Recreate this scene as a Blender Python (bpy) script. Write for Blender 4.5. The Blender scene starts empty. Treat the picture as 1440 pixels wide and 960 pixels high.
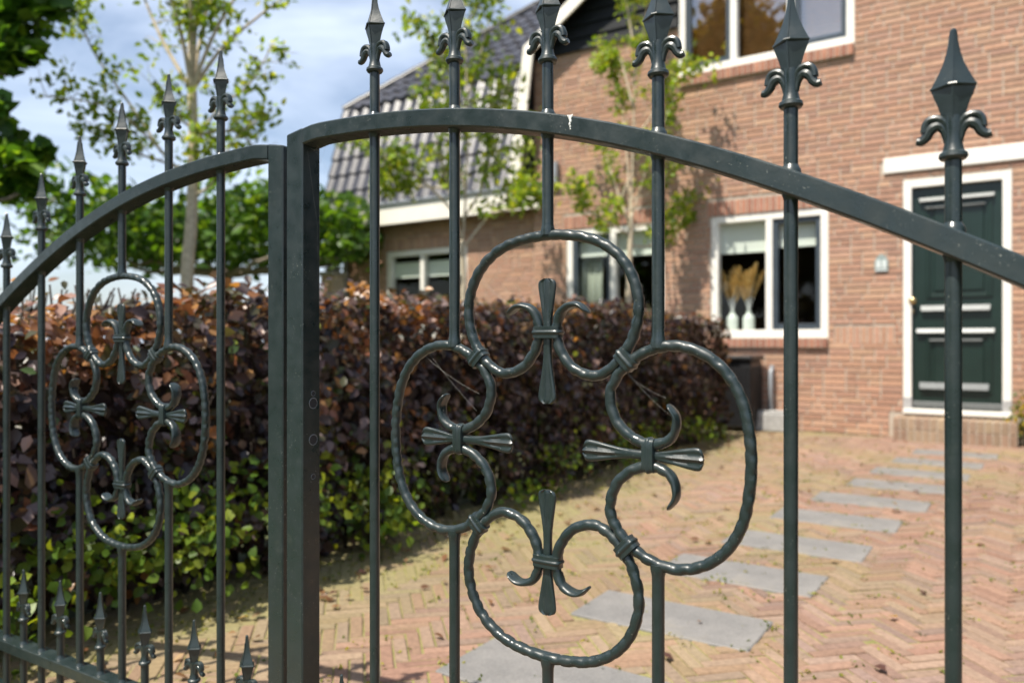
import bpy, math, random
import numpy as np
from mathutils import Vector, Matrix
R = math.radians
random.seed(7); rng = np.random.default_rng(11)
sc = bpy.context.scene
col = sc.collection
HC = 0.92                      # camera height
TH = R(33.55); CT, ST = math.cos(TH), math.sin(TH)
FPX = 1090.0                   # focal length in photo pixels (1440 wide)

def at(px, py, Y):             # point seen at photo pixel (px, py) on the plane y = Y (used to measure the place)
    t = (px-720)/FPX; z = Y/(t*ST+CT); r = t*z
    return (r*CT-z*ST, Y, HC+(480-py)/FPX*z)
def atz(px, py, z):
    r = (px-720)/FPX*z
    return Vector((r*CT-z*ST, r*ST+z*CT, HC+(480-py)/FPX*z))

# ---------------------------------------------------------------- materials
def mat(name):
    m = bpy.data.materials.new(name); m.use_nodes = True
    nt = m.node_tree
    return m, nt, nt.nodes['Principled BSDF'], nt.nodes['Material Output']
def N(nt, t, **kw):
    n = nt.nodes.new(t)
    for k, v in kw.items():
        if k in n.inputs: n.inputs[k].default_value = v
        else: setattr(n, k, v)
    return n
def ramp(nt, fac, stops):
    r = N(nt, 'ShaderNodeValToRGB'); e = r.color_ramp.elements
    e[0].position, e[0].color = stops[0][0], (*stops[0][1], 1)
    e[1].position, e[1].color = stops[1][0], (*stops[1][1], 1)
    for p, c in stops[2:]:
        q = e.new(p); q.color = (*c, 1)
    nt.links.new(fac, r.inputs[0]); return r.outputs[0]
def noise(nt, scale, detail=4, rough=.55, coord='Object', w=None):
    tc = N(nt, 'ShaderNodeTexCoord')
    n = N(nt, 'ShaderNodeTexNoise'); n.inputs['Scale'].default_value = scale
    n.inputs['Detail'].default_value = detail; n.inputs['Roughness'].default_value = rough
    nt.links.new(tc.outputs[coord], n.inputs['Vector']); return n.outputs['Fac']
def mixc(nt, fac, a, b, mode='MIX'):
    m = N(nt, 'ShaderNodeMix'); m.data_type = 'RGBA'; m.blend_type = mode
    for s, v in ((0, fac), (6, a), (7, b)):
        if hasattr(v, 'is_linked'): nt.links.new(v, m.inputs[s])
        elif isinstance(v, (int, float)): m.inputs[s].default_value = v
        else: m.inputs[s].default_value = (*v, 1)
    return m.outputs[2]
def bump(nt, bs, h, strength=.3, dist=.01):
    b = N(nt, 'ShaderNodeBump'); b.inputs['Strength'].default_value = strength; b.inputs['Distance'].default_value = dist
    nt.links.new(h, b.inputs['Height']); nt.links.new(b.outputs[0], bs.inputs['Normal'])

def simple(name, c, rough=.5, var=.15, scale=12., metallic=0, bmp=0.0, spec=.5):
    m, nt, bs, o = mat(name)
    f = noise(nt, scale, 5)
    c = np.array(c)
    nt.links.new(ramp(nt, f, [(.3, tuple(c*(1-var))), (.7, tuple(np.minimum(c*(1+var), .95)))]), bs.inputs['Base Color'])
    bs.inputs['Roughness'].default_value = rough; bs.inputs['Metallic'].default_value = metallic
    bs.inputs['Specular IOR Level'].default_value = spec
    if bmp: bump(nt, bs, noise(nt, scale*6, 4), bmp, .004)
    return m

def paint_mat():
    m, nt, bs, o = mat('green_gate_paint')
    big = noise(nt, 9, 5, .6)
    base = ramp(nt, big, [(.3, (.011, .020, .020)), (.7, (.017, .029, .029))])
    # chalky dust in broad faint patches, and fine pale specks
    sp = noise(nt, 380, 3, .6)
    spf = ramp(nt, sp, [(.675, (0, 0, 0)), (.71, (1, 1, 1))])
    pt = noise(nt, 14, 3, .6)
    ptf = ramp(nt, pt, [(.46, (.0, .0, .0)), (.66, (.85, .85, .85))])
    mul = N(nt, 'ShaderNodeMath', operation='MULTIPLY')
    nt.links.new(spf, mul.inputs[0]); nt.links.new(ptf, mul.inputs[1])
    c = mixc(nt, mul.outputs[0], base, (.42, .43, .38))
    ru = ramp(nt, noise(nt, 33, 6, .7), [(.60, (0, 0, 0)), (.76, (.4,)*3)])
    c = mixc(nt, ru, c, (.055, .062, .052))
    nt.links.new(c, bs.inputs['Base Color'])
    rg = ramp(nt, noise(nt, 40, 4), [(.3, (.24,)*3), (.7, (.52,)*3)])
    nt.links.new(rg, bs.inputs['Roughness'])
    bs.inputs['Specular IOR Level'].default_value = .6
    bs.inputs['Coat Weight'].default_value = .12; bs.inputs['Coat Roughness'].default_value = .1
    bump(nt, bs, noise(nt, 75, 5, .6), .22, .002)
    return m

def attr_mat(name, rough=.8, nscale=40, nvar=.25, bmp=.4, bscale=90, spec=.3, bdist=.004):
    m, nt, bs, o = mat(name)
    a = N(nt, 'ShaderNodeVertexColor', layer_name='Col')
    f = noise(nt, nscale, 5, .6)
    v = ramp(nt, f, [(.28, (1-nvar,)*3), (.72, (1+nvar*.5,)*3)])
    nt.links.new(mixc(nt, 1.0, a.outputs[0], v, 'MULTIPLY'), bs.inputs['Base Color'])
    bs.inputs['Roughness'].default_value = rough; bs.inputs['Specular IOR Level'].default_value = spec
    if bmp: bump(nt, bs, noise(nt, bscale, 5, .65), bmp, bdist)
    return m

def leaf_mat(name, rough=.42, trans=.45, tint=(1.35, 1.7, .4), spec=.4):
    m, nt, bs, o = mat(name)
    a = N(nt, 'ShaderNodeVertexColor', layer_name='Col')
    nt.links.new(a.outputs[0], bs.inputs['Base Color'])
    bs.inputs['Roughness'].default_value = rough; bs.inputs['Specular IOR Level'].default_value = spec
    tr = N(nt, 'ShaderNodeBsdfTranslucent')
    nt.links.new(mixc(nt, 1.0, a.outputs[0], tint, 'MULTIPLY'), tr.inputs['Color'])
    mx = N(nt, 'ShaderNodeMixShader'); mx.inputs[0].default_value = trans
    nt.links.new(bs.outputs[0], mx.inputs[1]); nt.links.new(tr.outputs[0], mx.inputs[2])
    nt.links.new(mx.outputs[0], o.inputs['Surface'])
    return m

def glass_mat(name, refl=.10):
    m, nt, bs, o = mat(name)
    nt.nodes.remove(bs)
    tr = N(nt, 'ShaderNodeBsdfTransparent'); tr.inputs['Color'].default_value = (.94, .96, .95, 1)
    gl = N(nt, 'ShaderNodeBsdfGlossy'); gl.inputs['Roughness'].default_value = .01
    fr = N(nt, 'ShaderNodeLayerWeight'); fr.inputs['Blend'].default_value = .5
    pw = N(nt, 'ShaderNodeMath', operation='POWER'); pw.inputs[1].default_value = 4.0
    nt.links.new(fr.outputs['Facing'], pw.inputs[0])
    ad = N(nt, 'ShaderNodeMath', operation='MULTIPLY_ADD'); ad.inputs[1].default_value = .8; ad.inputs[2].default_value = refl
    nt.links.new(pw.outputs[0], ad.inputs[0])
    ad.use_clamp = True
    mx = N(nt, 'ShaderNodeMixShader')
    nt.links.new(ad.outputs[0], mx.inputs[0]); nt.links.new(tr.outputs[0], mx.inputs[1]); nt.links.new(gl.outputs[0], mx.inputs[2])
    nt.links.new(mx.outputs[0], o.inputs['Surface'])
    return m

M = {}
M['paint'] = paint_mat()
M['hole'] = simple('dark_hole_steel', (.016, .021, .027), .5)
M['galv'] = simple('worn_hole_edge', (.17, .20, .22), .35, .2, 60, .3)
M['dropping'] = simple('chalky_white', (.7, .7, .66), .8, .15, 60)
M['web'] = simple('spider_silk', (.38, .37, .34), .4, .05)
M['brick'] = attr_mat('wall_brick', .85, 30, .22, .5, 110)
M['mortar'] = simple('pale_mortar', (.44, .38, .31), .9, .2, 25, 0, .5)
M['white'] = simple('white_paint', (.78, .76, .70), .38, .05, 6)
M['cream'] = simple('cream_fascia_paint', (.78, .74, .65), .45, .06, 3)
M['casement'] = simple('blue_grey_paint', (.045, .06, .075), .35, .1, 6)
M['greendoor'] = simple('bottle_green_gloss', (.008, .022, .017), .3, .15, 5)
M['alu_glint'] = simple('aluminium_bar_and_painted_glint', (.13, .14, .14), .45, .12, 25, .2)  # grey of the weather bar; also paints glints on the door ledges
M['plinth'] = simple('grey_stone_foot', (.36, .36, .36), .8, .15, 25, 0, .4)
M['brass'] = simple('brass', (.62, .48, .24), .28, .1, 20, .9)
M['black_board'] = simple('black_weatherboard', (.011, .013, .015), .6, .2, 8, spec=.2)
M['soffit'] = simple('brown_soffit', (.16, .10, .07), .7, .2, 10)
M['zinc'] = simple('grey_zinc', (.28, .30, .32), .42, .15, 10, .3)
M['tile'] = attr_mat('glazed_black_tile', .34, 20, .3, .25, 60, .65)
M['darkroom'] = simple('room_wall', (.055, .045, .035), .9, .2, 3)
M['roomfloor'] = simple('room_floor', (.08, .05, .03), .6, .2, 3)
M['blind'] = simple('white_roller_blind', (.78, .80, .74), .8, .03, 3)
M['curtain'] = simple('grey_green_curtain', (.42, .45, .38), .9, .08, 3)
M['woodblind'] = simple('orange_wood_slats', (.60, .30, .10), .5, .2, 9)
M['ceramic'] = simple('pale_ceramic', (.70, .74, .70), .25, .04, 8)
M['pampas'] = attr_mat('dried_pampas', .9, 60, .2, 0)
M['slab'] = None
M['paver'] = None
M['beech'] = leaf_mat('copper_beech_leaf', .34, .38, (1.5, 1.25, .55), .5)
M['leaf'] = leaf_mat('green_leaf', .42, .5, (1.7, 1.55, .45), .4)
M['bark'] = simple('pale_bark', (.46, .39, .28), .85, .25, 30, 0, .6)
M['barkdark'] = simple('grey_brown_bark', (.20, .165, .12), .9, .25, 30, 0, .6)
M['twig'] = simple('dark_twigs', (.030, .022, .016), .95, .3, 20)
M['bin'] = simple('black_plastic', (.012, .012, .013), .4, .2, 8)
M['concrete'] = simple('pale_concrete', (.34, .335, .32), .9, .2, 20, 0, .5)
M['plaque'] = simple('verdigris_plaque', (.26, .32, .31), .55, .2, 40)
M['plaque_pale'] = simple('pale_enamel', (.58, .63, .62), .4, .1, 40)

def slab_mat():
    m, nt, bs, o = mat('grey_bluestone')
    f = noise(nt, 5, 8, .7); g = noise(nt, 160, 3, .7)
    c = ramp(nt, f, [(.3, (.145, .142, .138)), (.7, (.225, .216, .205))])
    v = ramp(nt, g, [(.3, (.82,)*3), (.7, (1.12,)*3)])
    c = mixc(nt, 1.0, c, v, 'MULTIPLY')
    st = ramp(nt, noise(nt, 2.2, 6, .7), [(.56, (0, 0, 0)), (.74, (.6, .6, .6))])
    c = mixc(nt, st, c, (.25, .215, .155))
    nt.links.new(c, bs.inputs['Base Color']); bs.inputs['Roughness'].default_value = .75
    bump(nt, bs, g, .35, .003)
    return m
M['slab'] = slab_mat()
M['paver'] = attr_mat('clay_paver', .85, 55, .28, .5, 140)
def joint_mat():
    m, nt, bs, o = mat('mossy_joint_sand')
    f = noise(nt, 6, 6, .7); g = noise(nt, 90, 4, .7)
    c = ramp(nt, f, [(.35, (.25, .19, .12)), (.52, (.24, .22, .075)), (.7, (.16, .17, .04))])
    v = ramp(nt, g, [(.3, (.6,)*3), (.7, (1.2,)*3)])
    nt.links.new(mixc(nt, 1.0, c, v, 'MULTIPLY'), bs.inputs['Base Color']); bs.inputs['Roughness'].default_value = .95
    bump(nt, bs, g, .6, .006)
    return m
M['joint'] = joint_mat()
def soil_mat():
    m, nt, bs, o = mat('soil_and_grass')
    f = noise(nt, 1.2, 8, .7)
    c = ramp(nt, f, [(.35, (.07, .05, .03)), (.5, (.06, .075, .025)), (.7, (.05, .085, .02))])
    nt.links.new(c, bs.inputs['Base Color']); bs.inputs['Roughness'].default_value = .95
    return m
M['soil'] = soil_mat()

# ---------------------------------------------------------------- mesh helpers
class MB:
    def __init__(s): s.v, s.f, s.mi, s.c, s.cur, s.cc = [], [], [], [], 0, (1, 1, 1)
    def vert(s, p): s.v.append(tuple(p)); s.c.append(s.cc); return len(s.v)-1
    def face(s, *ix): s.f.append(ix); s.mi.append(s.cur)
    def box(s, x0, x1, y0, y1, z0, z1):
        i = [s.vert(p) for p in ((x0,y0,z0),(x1,y0,z0),(x1,y1,z0),(x0,y1,z0),(x0,y0,z1),(x1,y0,z1),(x1,y1,z1),(x0,y1,z1))]
        for a in ((0,3,2,1),(4,5,6,7),(0,1,5,4),(1,2,6,5),(2,3,7,6),(3,0,4,7)): s.face(*[i[k] for k in a])
    def bbox(s, x0, x1, y0, y1, z0, z1, b=.003):     # bevelled box: rounded-edge stack of three rings
        def ring(z, e, f): return [s.vert((x, y, z)) for x, y in ((x0+e,y0+f),(x1-e,y0+f),(x1-f,y0+e),(x1-f,y1-e),(x1-e,y1-f),(x0+e,y1-f),(x0+f,y1-e),(x0+f,y0+e))]
        rs = [ring(z0, 1.7*b, b), ring(z0+b, b, 0), ring(z1-b, b, 0), ring(z1, 1.7*b, b)]
        s.loft(rs)
        s.face(*rs[0][::-1]); s.face(*rs[-1])
    def loft(s, rs, closed=False):
        n = len(rs[0]); k = len(rs)
        for i in range(k if closed else k-1):
            a, b = rs[i], rs[(i+1) % k]
            for j in range(n): s.face(a[j], a[(j+1) % n], b[(j+1) % n], b[j])
    def lathe(s, prof, cx=0, cy=0, n=16, cz=0, cap=True):
        rs = [[s.vert((cx+r*math.cos(2*math.pi*j/n), cy+r*math.sin(2*math.pi*j/n), cz+z)) for j in range(n)] for r, z in prof]
        s.loft(rs)
        if cap: s.face(*rs[0][::-1]); s.face(*rs[-1])
    def tube(s, pts, rad, n=8, cap=True):
        pts = [Vector(p) for p in pts]; k = len(pts)
        if not hasattr(rad, '__len__'): rad = [rad]*k
        rs = []; u = None
        for i, p in enumerate(pts):
            t = (pts[min(i+1, k-1)]-pts[max(i-1, 0)]).normalized()
            if u is None:
                u = t.cross(Vector((0, 0, 1)) if abs(t.z) < .9 else Vector((1, 0, 0))).normalized()
            else: u = (u-t*u.dot(t)).normalized()
            w = t.cross(u)
            rs.append([s.vert(p+(u*math.cos(2*math.pi*j/n)+w*math.sin(2*math.pi*j/n))*rad[i]) for j in range(n)])
        s.loft(rs)
        if cap: s.face(*rs[0][::-1]); s.face(*rs[-1])
    def build(s, name, m, parent=None, smooth=False, loc=None, auto=None):
        me = bpy.data.meshes.new(name)
        me.from_pydata(s.v, [], s.f); 
        for mm in (m if isinstance(m, (list, tuple)) else [m]): me.materials.append(mm)
        if any(s.mi): me.polygons.foreach_set('material_index', s.mi)
        ca = me.color_attributes.new('Col', 'FLOAT_COLOR', 'POINT')
        a = np.ones((len(s.v), 4), np.float32); a[:, :3] = np.array(s.c, np.float32).reshape(-1, 3)
        ca.data.foreach_set('color', a.ravel())
        if smooth: 
            me.polygons.foreach_set('use_smooth', [True]*len(me.polygons))
            if auto: me.set_sharp_from_angle(angle=R(auto))
        me.update(); me.validate()
        o = bpy.data.objects.new(name, me); col.objects.link(o)
        if parent: o.parent = parent
        if loc: o.location = loc
        return o

def tag(o, label=None, cat=None, group=None, kind=None):
    if label: o['label'] = label
    if cat: o['category'] = cat
    if group: o['group'] = group
    if kind: o['kind'] = kind
    return o
def thing(name, label, cat, loc=(0, 0, 0), group=None, rz=0):
    o = bpy.data.objects.new(name, None); col.objects.link(o); o.location = loc; o.rotation_euler.z = rz
    o.empty_display_size = .1
    return tag(o, label, cat, group)
def crom(pts, per=8):
    P = [np.array(p, float) for p in pts]; out = []
    for i in range(len(P)-1):
        a, b, c, d = P[max(i-1, 0)], P[i], P[i+1], P[min(i+2, len(P)-1)]
        for t in np.linspace(0, 1, per, endpoint=False):
            out.append(.5*((2*b)+(-a+c)*t+(2*a-5*b+4*c-d)*t*t+(-a+3*b-3*c+d)*t**3))
    out.append(P[-1]); return out

# ---------------------------------------------------------------- gate
def finial_mb(k=1.0):
    b = MB()
    # socket, neck and stem
    b.lathe([(.0086*k, 0), (.0118*k, .0012*k), (.0138*k, .004*k), (.0132*k, .0075*k), (.0105*k, .0098*k), (.0098*k, .012*k), (.0088*k, .016*k),
             (.0078*k, .022*k), (.0075*k, .030*k), (.0086*k, .038*k), (.0082*k, .046*k)], n=18)
    # flattened four-sided spear: (z, half width, half depth)
    prof = [(.036, .0072, .0062), (.044, .0098, .0070), (.0495, .0118, .0078), (.059, .0146, .0092), (.068, .0182, .0108), (.0740, .0202, .0118), (.0765, .0206, .0122), (.0790, .0200, .0118),
            (.085, .0170, .0098), (.093, .0132, .0080), (.102, .0094, .0064), (.112, .0066, .0052), (.122, .0047, .0043), (.131, .0038, .0036), (.1350, .0033, .0032), (.1368, .0018, .0018)]
    rs = []
    for z, w, d in prof:
        e = .18
        ring = [(w, 0), (w*.5+.0004, d*.5+.0004), (w*.13, d*.97), (0, d*1.10), (-w*.13, d*.97), (-w*.5-.0004, d*.5+.0004), (-w, 0), (-w*.5-.0004, -d*.5-.0004), (-w*.13, -d*.97), (0, -d*1.10), (w*.13, -d*.97), (w*.5+.0004, -d*.5-.0004)]
        rs.append([b.vert((x*k, y*k, z*k)) for x, y in ring])
    b.loft(rs); b.face(*rs[0][::-1]); b.face(*rs[-1])
    # raised rib across the widest line
    c = [(.0200, 0), (.003, .0136), (-.003, .0136), (-.0200, 0), (-.003, -.0136), (.003, -.0136)]
    b.tube([(x*k, y*k, .0767*k) for x, y in c+c[:1]], .0019*k, 8)
    for yo in (-1, 1):   # raised spine down the middle of each face
        b.tube([(0, yo*1.10*d*k, z*k) for z, w, d in prof[1:13]], .0011*k, 6)
    # two curled arms, each a double ridge
    for s in (-1, 1):
        for yo in (-1, 1):
            up = crom([(.0022, .024), (.0052, .036), (.0105, .0432), (.0170, .0458), (.0232, .0440), (.0262, .0385), (.0272, .0320)], 5)
            b.tube([(s*x*k, yo*.0024*k, z*k) for x, z in up], [.0036*k]*10+list(np.linspace(.0040, .0032, len(up)-10)*k), 8)
        lo = crom([(.0050, .020), (.0072, .0300), (.0112, .0368), (.0165, .0378), (.0218, .0340), (.0252, .0275), (.0295, .0238), (.0338, .0246)], 5)
        b.tube([(s*x*k, 0, z*k) for x, z in lo], list(np.linspace(.0040, .0060, 18)*k)+list(np.linspace(.0060, .0040, len(lo)-18)*k), 10)
    return b

def bar_mb(z0, z1, r=.0079, flare0=False, flare1=False, x=0, rail=None):
    b = MB(); pr = []
    if flare0: pr += [(.0098, z0-.006), (.0100, z0), (.0092, z0+.004), (.0081, z0+.009)]
    else: pr += [(r, z0)]
    pr += [(r, z0+.02)]
    nz = max(2, int((z1-z0)/.12))
    for i in range(1, nz): pr.append((r*(1+.01*math.sin(i*2.3)), z0+.02+(z1-z0-.04)*i/nz))
    pr += [(r, z1-.02)]
    if flare1: pr += [(.0081, z1-.009), (.0092, z1-.004), (.0100, z1), (.0098, z1+.006)]
    else: pr += [(r, z1)]
    b.lathe(pr, n=18)
    return b

HALF = [(.066, .184), (.052, .1945), (.036, .1945), (.022, .186), (.0148, .168), (.0150, .150), (.0240, .128), (.044, .1075), (.075, .0995), (.10, .1102), (.1175, .128),
        (.1315, .151), (.1395, .181), (.1375, .211), (.1235, .243), (.098, .2685), (.060, .2855), (0, .2925)]
def scroll_mb(phi):            # one hammered C scroll, in the leaf plane (x along leaf, z up), rotated by phi round the rosette centre
    cp = [(-x, y) for x, y in HALF] + [(x, y) for x, y in HALF[::-1][1:]]
    P = crom(cp, 9); P = np.array(P)
    d = np.r_[0, np.cumsum(np.hypot(*np.diff(P, axis=0).T))]; L = d[-1]
    n = 260; t = np.linspace(0, L, n)
    X = np.interp(t, d, P[:, 0]); Y = np.interp(t, d, P[:, 1])
    tx = np.gradient(X); ty = np.gradient(Y); q = np.hypot(tx, ty); tx /= q; ty /= q
    cf, sf = math.cos(phi), math.sin(phi)
    b = MB(); rs = []; ns = 20
    rr = np.random.default_rng(int(phi*100)+5)
    jit = rr.uniform(-.5, .5, 8); wob = rr.uniform(0, 6.28, 8); amp = rr.uniform(.25, 1.25, 400)
    for i in range(n):
        e = min(t[i], L-t[i])                                  # distance to the nearer tip
        k = max(0., min(1., e/.074)); k = k*k*(3-2*k)
        ru = .0074*k + .0030*(1-k); rv = .0078*k + (.0120)*(1-k)
        if e < .012: 
            z = max(0, e/.012); rv *= .45+.55*math.sqrt(max(0, 1-(1-z)**2)); ru *= .5+.5*math.sqrt(z)
        ring = []
        for j in range(ns):
            a = 2*math.pi*j/ns
            sq = 1/max(abs(math.cos(a)), abs(math.sin(a)))     # 1 .. 1.414
            rad = 1+.20*(sq-1)
            # hammer dents on the four bevelled edges, staggered
            for c in range(4):
                ac = math.pi/4+c*math.pi/2
                w = max(0., math.cos(a-ac))**4
                ph = t[i]/.0185 + c*.5+jit[c]+.35*math.sin(t[i]*37+wob[c])
                rad -= k*w*.25*amp[(int(ph+2)*7+c*41) % 400]*max(0., math.sin(2*math.pi*ph))**1.3
            fl = (1-k)*.16*math.cos(5*a) if k < .95 else 0     # flutes on the flattened leaf ends
            cu = math.cos(a)*ru*(rad+fl); sv = math.sin(a)*rv*rad
            x = X[i]-ty[i]*cu; y = Y[i]+tx[i]*cu
            ring.append(b.vert((x*cf-y*sf, sv, x*sf+y*cf)))
        rs.append(ring)
    b.loft(rs); b.face(*rs[0][::-1]); b.face(*rs[-1])
    return b
def spindle_mb(phi):
    b = MB(); cf, sf = math.cos(phi), math.sin(phi); rs = []
    T = np.linspace(-1, 1, 61); n = 28
    for t in T:
        a = abs(t); y = .146+t*.0865
        w = np.interp(a, [0, .18, .35, .55, .75, .88, .95, .985, 1], [.0062, .0060, .0070, .0098, .0130, .0146, .0140, .0105, .0055])
        d = np.interp(a, [0, .2, .6, 1], [.0058, .0050, .0036, .0024])
        fl = np.interp(a, [.25, .6], [0, .0015])
        ring = []
        for j in range(n):
            an = 2*math.pi*j/n; xx = w*math.cos(an); s = math.sin(an)
            dd = d*(abs(s)**.6)*(1 if s >= 0 else -1) + (fl*math.cos(xx/w*math.pi*2.5)*abs(s) if s >= 0 else -fl*math.cos(xx/w*math.pi*2.5)*abs(s))
            bend = .006*a*a
            ring.append(b.vert((xx*cf-y*sf, dd-bend*.4, xx*sf+y*cf)))
        rs.append(ring)
    b.loft(rs); b.face(*rs[0][::-1]); b.face(*rs[-1]); return b
def collar_mb(cx, cz, ang, hu, hd, ln):   # band wrapped round rods that run along direction ang; hu = half width across, hd = half depth
    b = MB(); rs = []; n = 32
    for t in np.linspace(-1, 1, 19):
        off = .0016*max(0, math.cos(t*math.pi*1.5))*(1) + (.0006 if abs(t) < .9 else -.0012)
        if abs(t) > .97: off -= .0016
        ring = []
        for j in range(n):
            a = 2*math.pi*j/n; ca, sa = math.cos(a), math.sin(a)
            u = (hu+off)*math.copysign(abs(ca)**.45, ca); v = (hd+off)*math.copysign(abs(sa)**.45, sa)
            w = t*ln/2
            ring.append(b.vert((cx+w*math.cos(ang)-u*math.sin(ang), v, cz+w*math.sin(ang)+u*math.cos(ang))))
        rs.append(ring)
    b.loft(rs); b.face(*rs[0][::-1]); b.face(*rs[-1]); return b

RAIL = [0.143097635226323, -0.20236274986992847, -0.22983275402258155, -0.06205821995535765, 0.355678449327427]
def rail_top(a): return float(np.polyval(RAIL, a)) if a > -.12 else float(np.polyval(RAIL, -.12)+(-.0105)*(-.12-a)/.07)

def make_leaf(sg, name, label, loc, rz, sx0, sx1, dh, hc):
    """sg=+1: leaf runs towards +x from its closing stile; bar 0 at local x 0; local z=0 is the camera height level"""
    root = thing(name, label, 'gate', (loc[0], loc[1], 0), rz=rz)
    P = M['paint']; Z = HC
    S = lambda a: sg*a
    rt = lambda a: rail_top(a)+dh
    nb, sp = 7, .16
    D = .02
    # closing stile with mitred rounded top
    def stile(a0, a1, ztop0, ztop1):
        b = MB(); e = .0022; rs = []
        x0, x1 = sorted((S(a0), S(a1)))
        zt = {x0: ztop0 if S(a0) == x0 else ztop1, x1: ztop1 if S(a1) == x1 else ztop0}
        for lev in (0, 1, 2):
            ring = []
            for x, y in ((x0+e,-D),(x1-e,-D),(x1,-D+e),(x1,D-e),(x1-e,D),(x0+e,D),(x0,D-e),(x0,-D+e)):
                f = (x-x0)/(x1-x0); zz = zt[x0]*(1-f)+zt[x1]*f
                if lev == 0: ring.append(b.vert((x, y, Z-.885)))
                elif lev == 1: ring.append(b.vert((x, y, Z+zz-e)))
                else:
                    ring.append(b.vert((x+(e*.9 if x < (x0+x1)/2 else -e*.9), y*(1-.05), Z+zz)))
            rs.append(ring)
        b.loft(rs); b.face(*rs[0][::-1]); b.face(*rs[-1])
        return b.build('stile', P, root)
    st = stile(sx0, sx1, rt(sx0), rt(sx1))
    ah = (nb-1)*sp+.19
    stile(ah, ah+.04, rt(ah), rt(ah+.04)-.004)
    # arched top rail between the stiles
    b = MB(); rs = []; e = .0022
    A = np.linspace(max(sx0, sx1)+.0004, ah-.0004, 70)
    for a in A:
        g = (rt(a+.002)-rt(a-.002))/.004; q = math.hypot(1, g); nx, nz = -g/q, 1/q
        T = .0268
        ring = []
        for o, y in ((0,-D+e),(0,D-e),(-e,D),(-T+e,D),(-T,D-e),(-T,-D+e),(-T+e,-D),(-e,-D)):
            ring.append(b.vert((S(a+nx*o if 0 < (a-A[0]) and a < A[-1] else a), y, Z+rt(a)+o/ (nz if a in (A[0], A[-1]) else 1)*(nz if a not in (A[0], A[-1]) else 1))))
        rs.append(ring)
    b.loft(rs); b.face(*rs[0][::-1]); b.face(*rs[-1])
    tr = b.build('top_rail', P, root, True, auto=40)
    x0, x1 = sorted((S(max(sx0, sx1)+.0006), S(ah-.0006)))
    for nm, zt in (('lower_rail', -.722), ('bottom_rail', -.845)):
        b = MB(); b.bbox(x0, x1, -D+.001, D-.001, Z+zt-.026, Z+zt, .002); b.build(nm, P, root)
    # rosette
    ac = 2*sp
    cz = Z+hc
    # bars and finials
    F = finial_mb(.98); fo = None
    for i in range(nb):
        a = i*sp; ft = Z+rt(a)+.0705
        segs = []
        if i == 2: segs = [(Z-.845, cz-.2925, False, True), (cz+.2925, ft, True, False)]
        elif i in (1, 3): segs = [(Z-.845, cz-.1405, False, True), (cz+.1405, ft, True, False)]
        else: segs = [(Z-.845, ft, False, False)]
        for s0, s1, f0, f1 in segs:
            b = bar_mb(s0, s1, .0079, f0, f1)
            # weld fillets where the bar passes the rails
            for zt in (Z-.7215,):
                if s0 < zt < s1: b.lathe([(.0120, zt-.001), (.0105, zt+.0015), (.0085, zt+.005), (.0078, zt+.007)], n=18)
            if s1 == ft:
                zt = Z+rt(a); b.lathe([(.0118, zt-.006), (.0110, zt+.001), (.0092, zt+.004), (.0078, zt+.007)], n=18)
                b.lathe([(.0078, zt-.034), (.0086, zt-.0305), (.0098, zt-.0275), (.0100, zt-.024)], n=18)
            o = b.build('picket_bar', P, root, True, (S(a), 0, 0), auto=50)
            if s1 == ft:
                if fo is None: fo = F.build('finial', P, o, True, (0, 0, ft-.001), auto=24)
                else:
                    c = fo.copy(); col.objects.link(c); c.parent = o; c.location = (0, 0, ft-.001)
                    c.rotation_euler.z = R(random.uniform(-6, 6))
    # short pickets
    F2 = finial_mb(.9); fo = None
    for i in range(-1, nb):
        a = -.074 if i < 0 else (i+.5)*sp
        ft = Z-.545-.1225
        b = bar_mb(Z-.845, ft, .0079); zt = Z-.7215
        b.lathe([(.0120, zt-.001), (.0105, zt+.0015), (.0085, zt+.005), (.0078, zt+.007)], n=18)
        o = b.build('short_picket', P, root, True, (S(a), 0, 0), auto=50)
        if fo is None: fo = F2.build('finial', P, o, True, (0, 0, ft-.001), auto=24)
        else:
            c = fo.copy(); col.objects.link(c); c.parent = o; c.location = (0, 0, ft-.001); c.rotation_euler.z = R(random.uniform(-6, 6))
    for k in range(4):
        phi = k*math.pi/2
        o = scroll_mb(phi).build('scroll_ring', P, root, True, (S(ac), 0, cz), auto=60); o.scale = (.957 if k % 2 == 0 else .942, 1, .98)
        spindle_mb(phi).build('leaf_spindle', P, o, True, (0, .0, 0), auto=50)
        cx, cy = -math.sin(phi)*.158, math.cos(phi)*.158
        collar_mb(cx, cy, phi+math.pi/2, .0212, .0098, .0175).build('collar', P, o, True, auto=60)
        q = .1222; an = phi+math.pi/4
        rr = q*math.sqrt(2)
        collar_mb(rr*math.cos(an), rr*math.sin(an), an, .0150, .0098, .0190).build('collar', P, root, True, (S(ac), 0, cz), auto=60).scale = (.957, 1, .98)
    return root, st, tr

GX, GY = -0.8616, 0.905
leafR, stR, trR = make_leaf(1, 'gate_leaf', 'dark green iron gate leaf with a large scroll rosette in front of the brick path', (GX, GY), 0, -.1856, -.1456, 0., -.1425)
leafL, stL, trL = make_leaf(-1, 'gate_leaf', 'dark green iron gate leaf with a scroll rosette standing before the purple hedge', (-1.281, .926), R(2.0), -.1912, -.1525, -.004, -.148)
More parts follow.
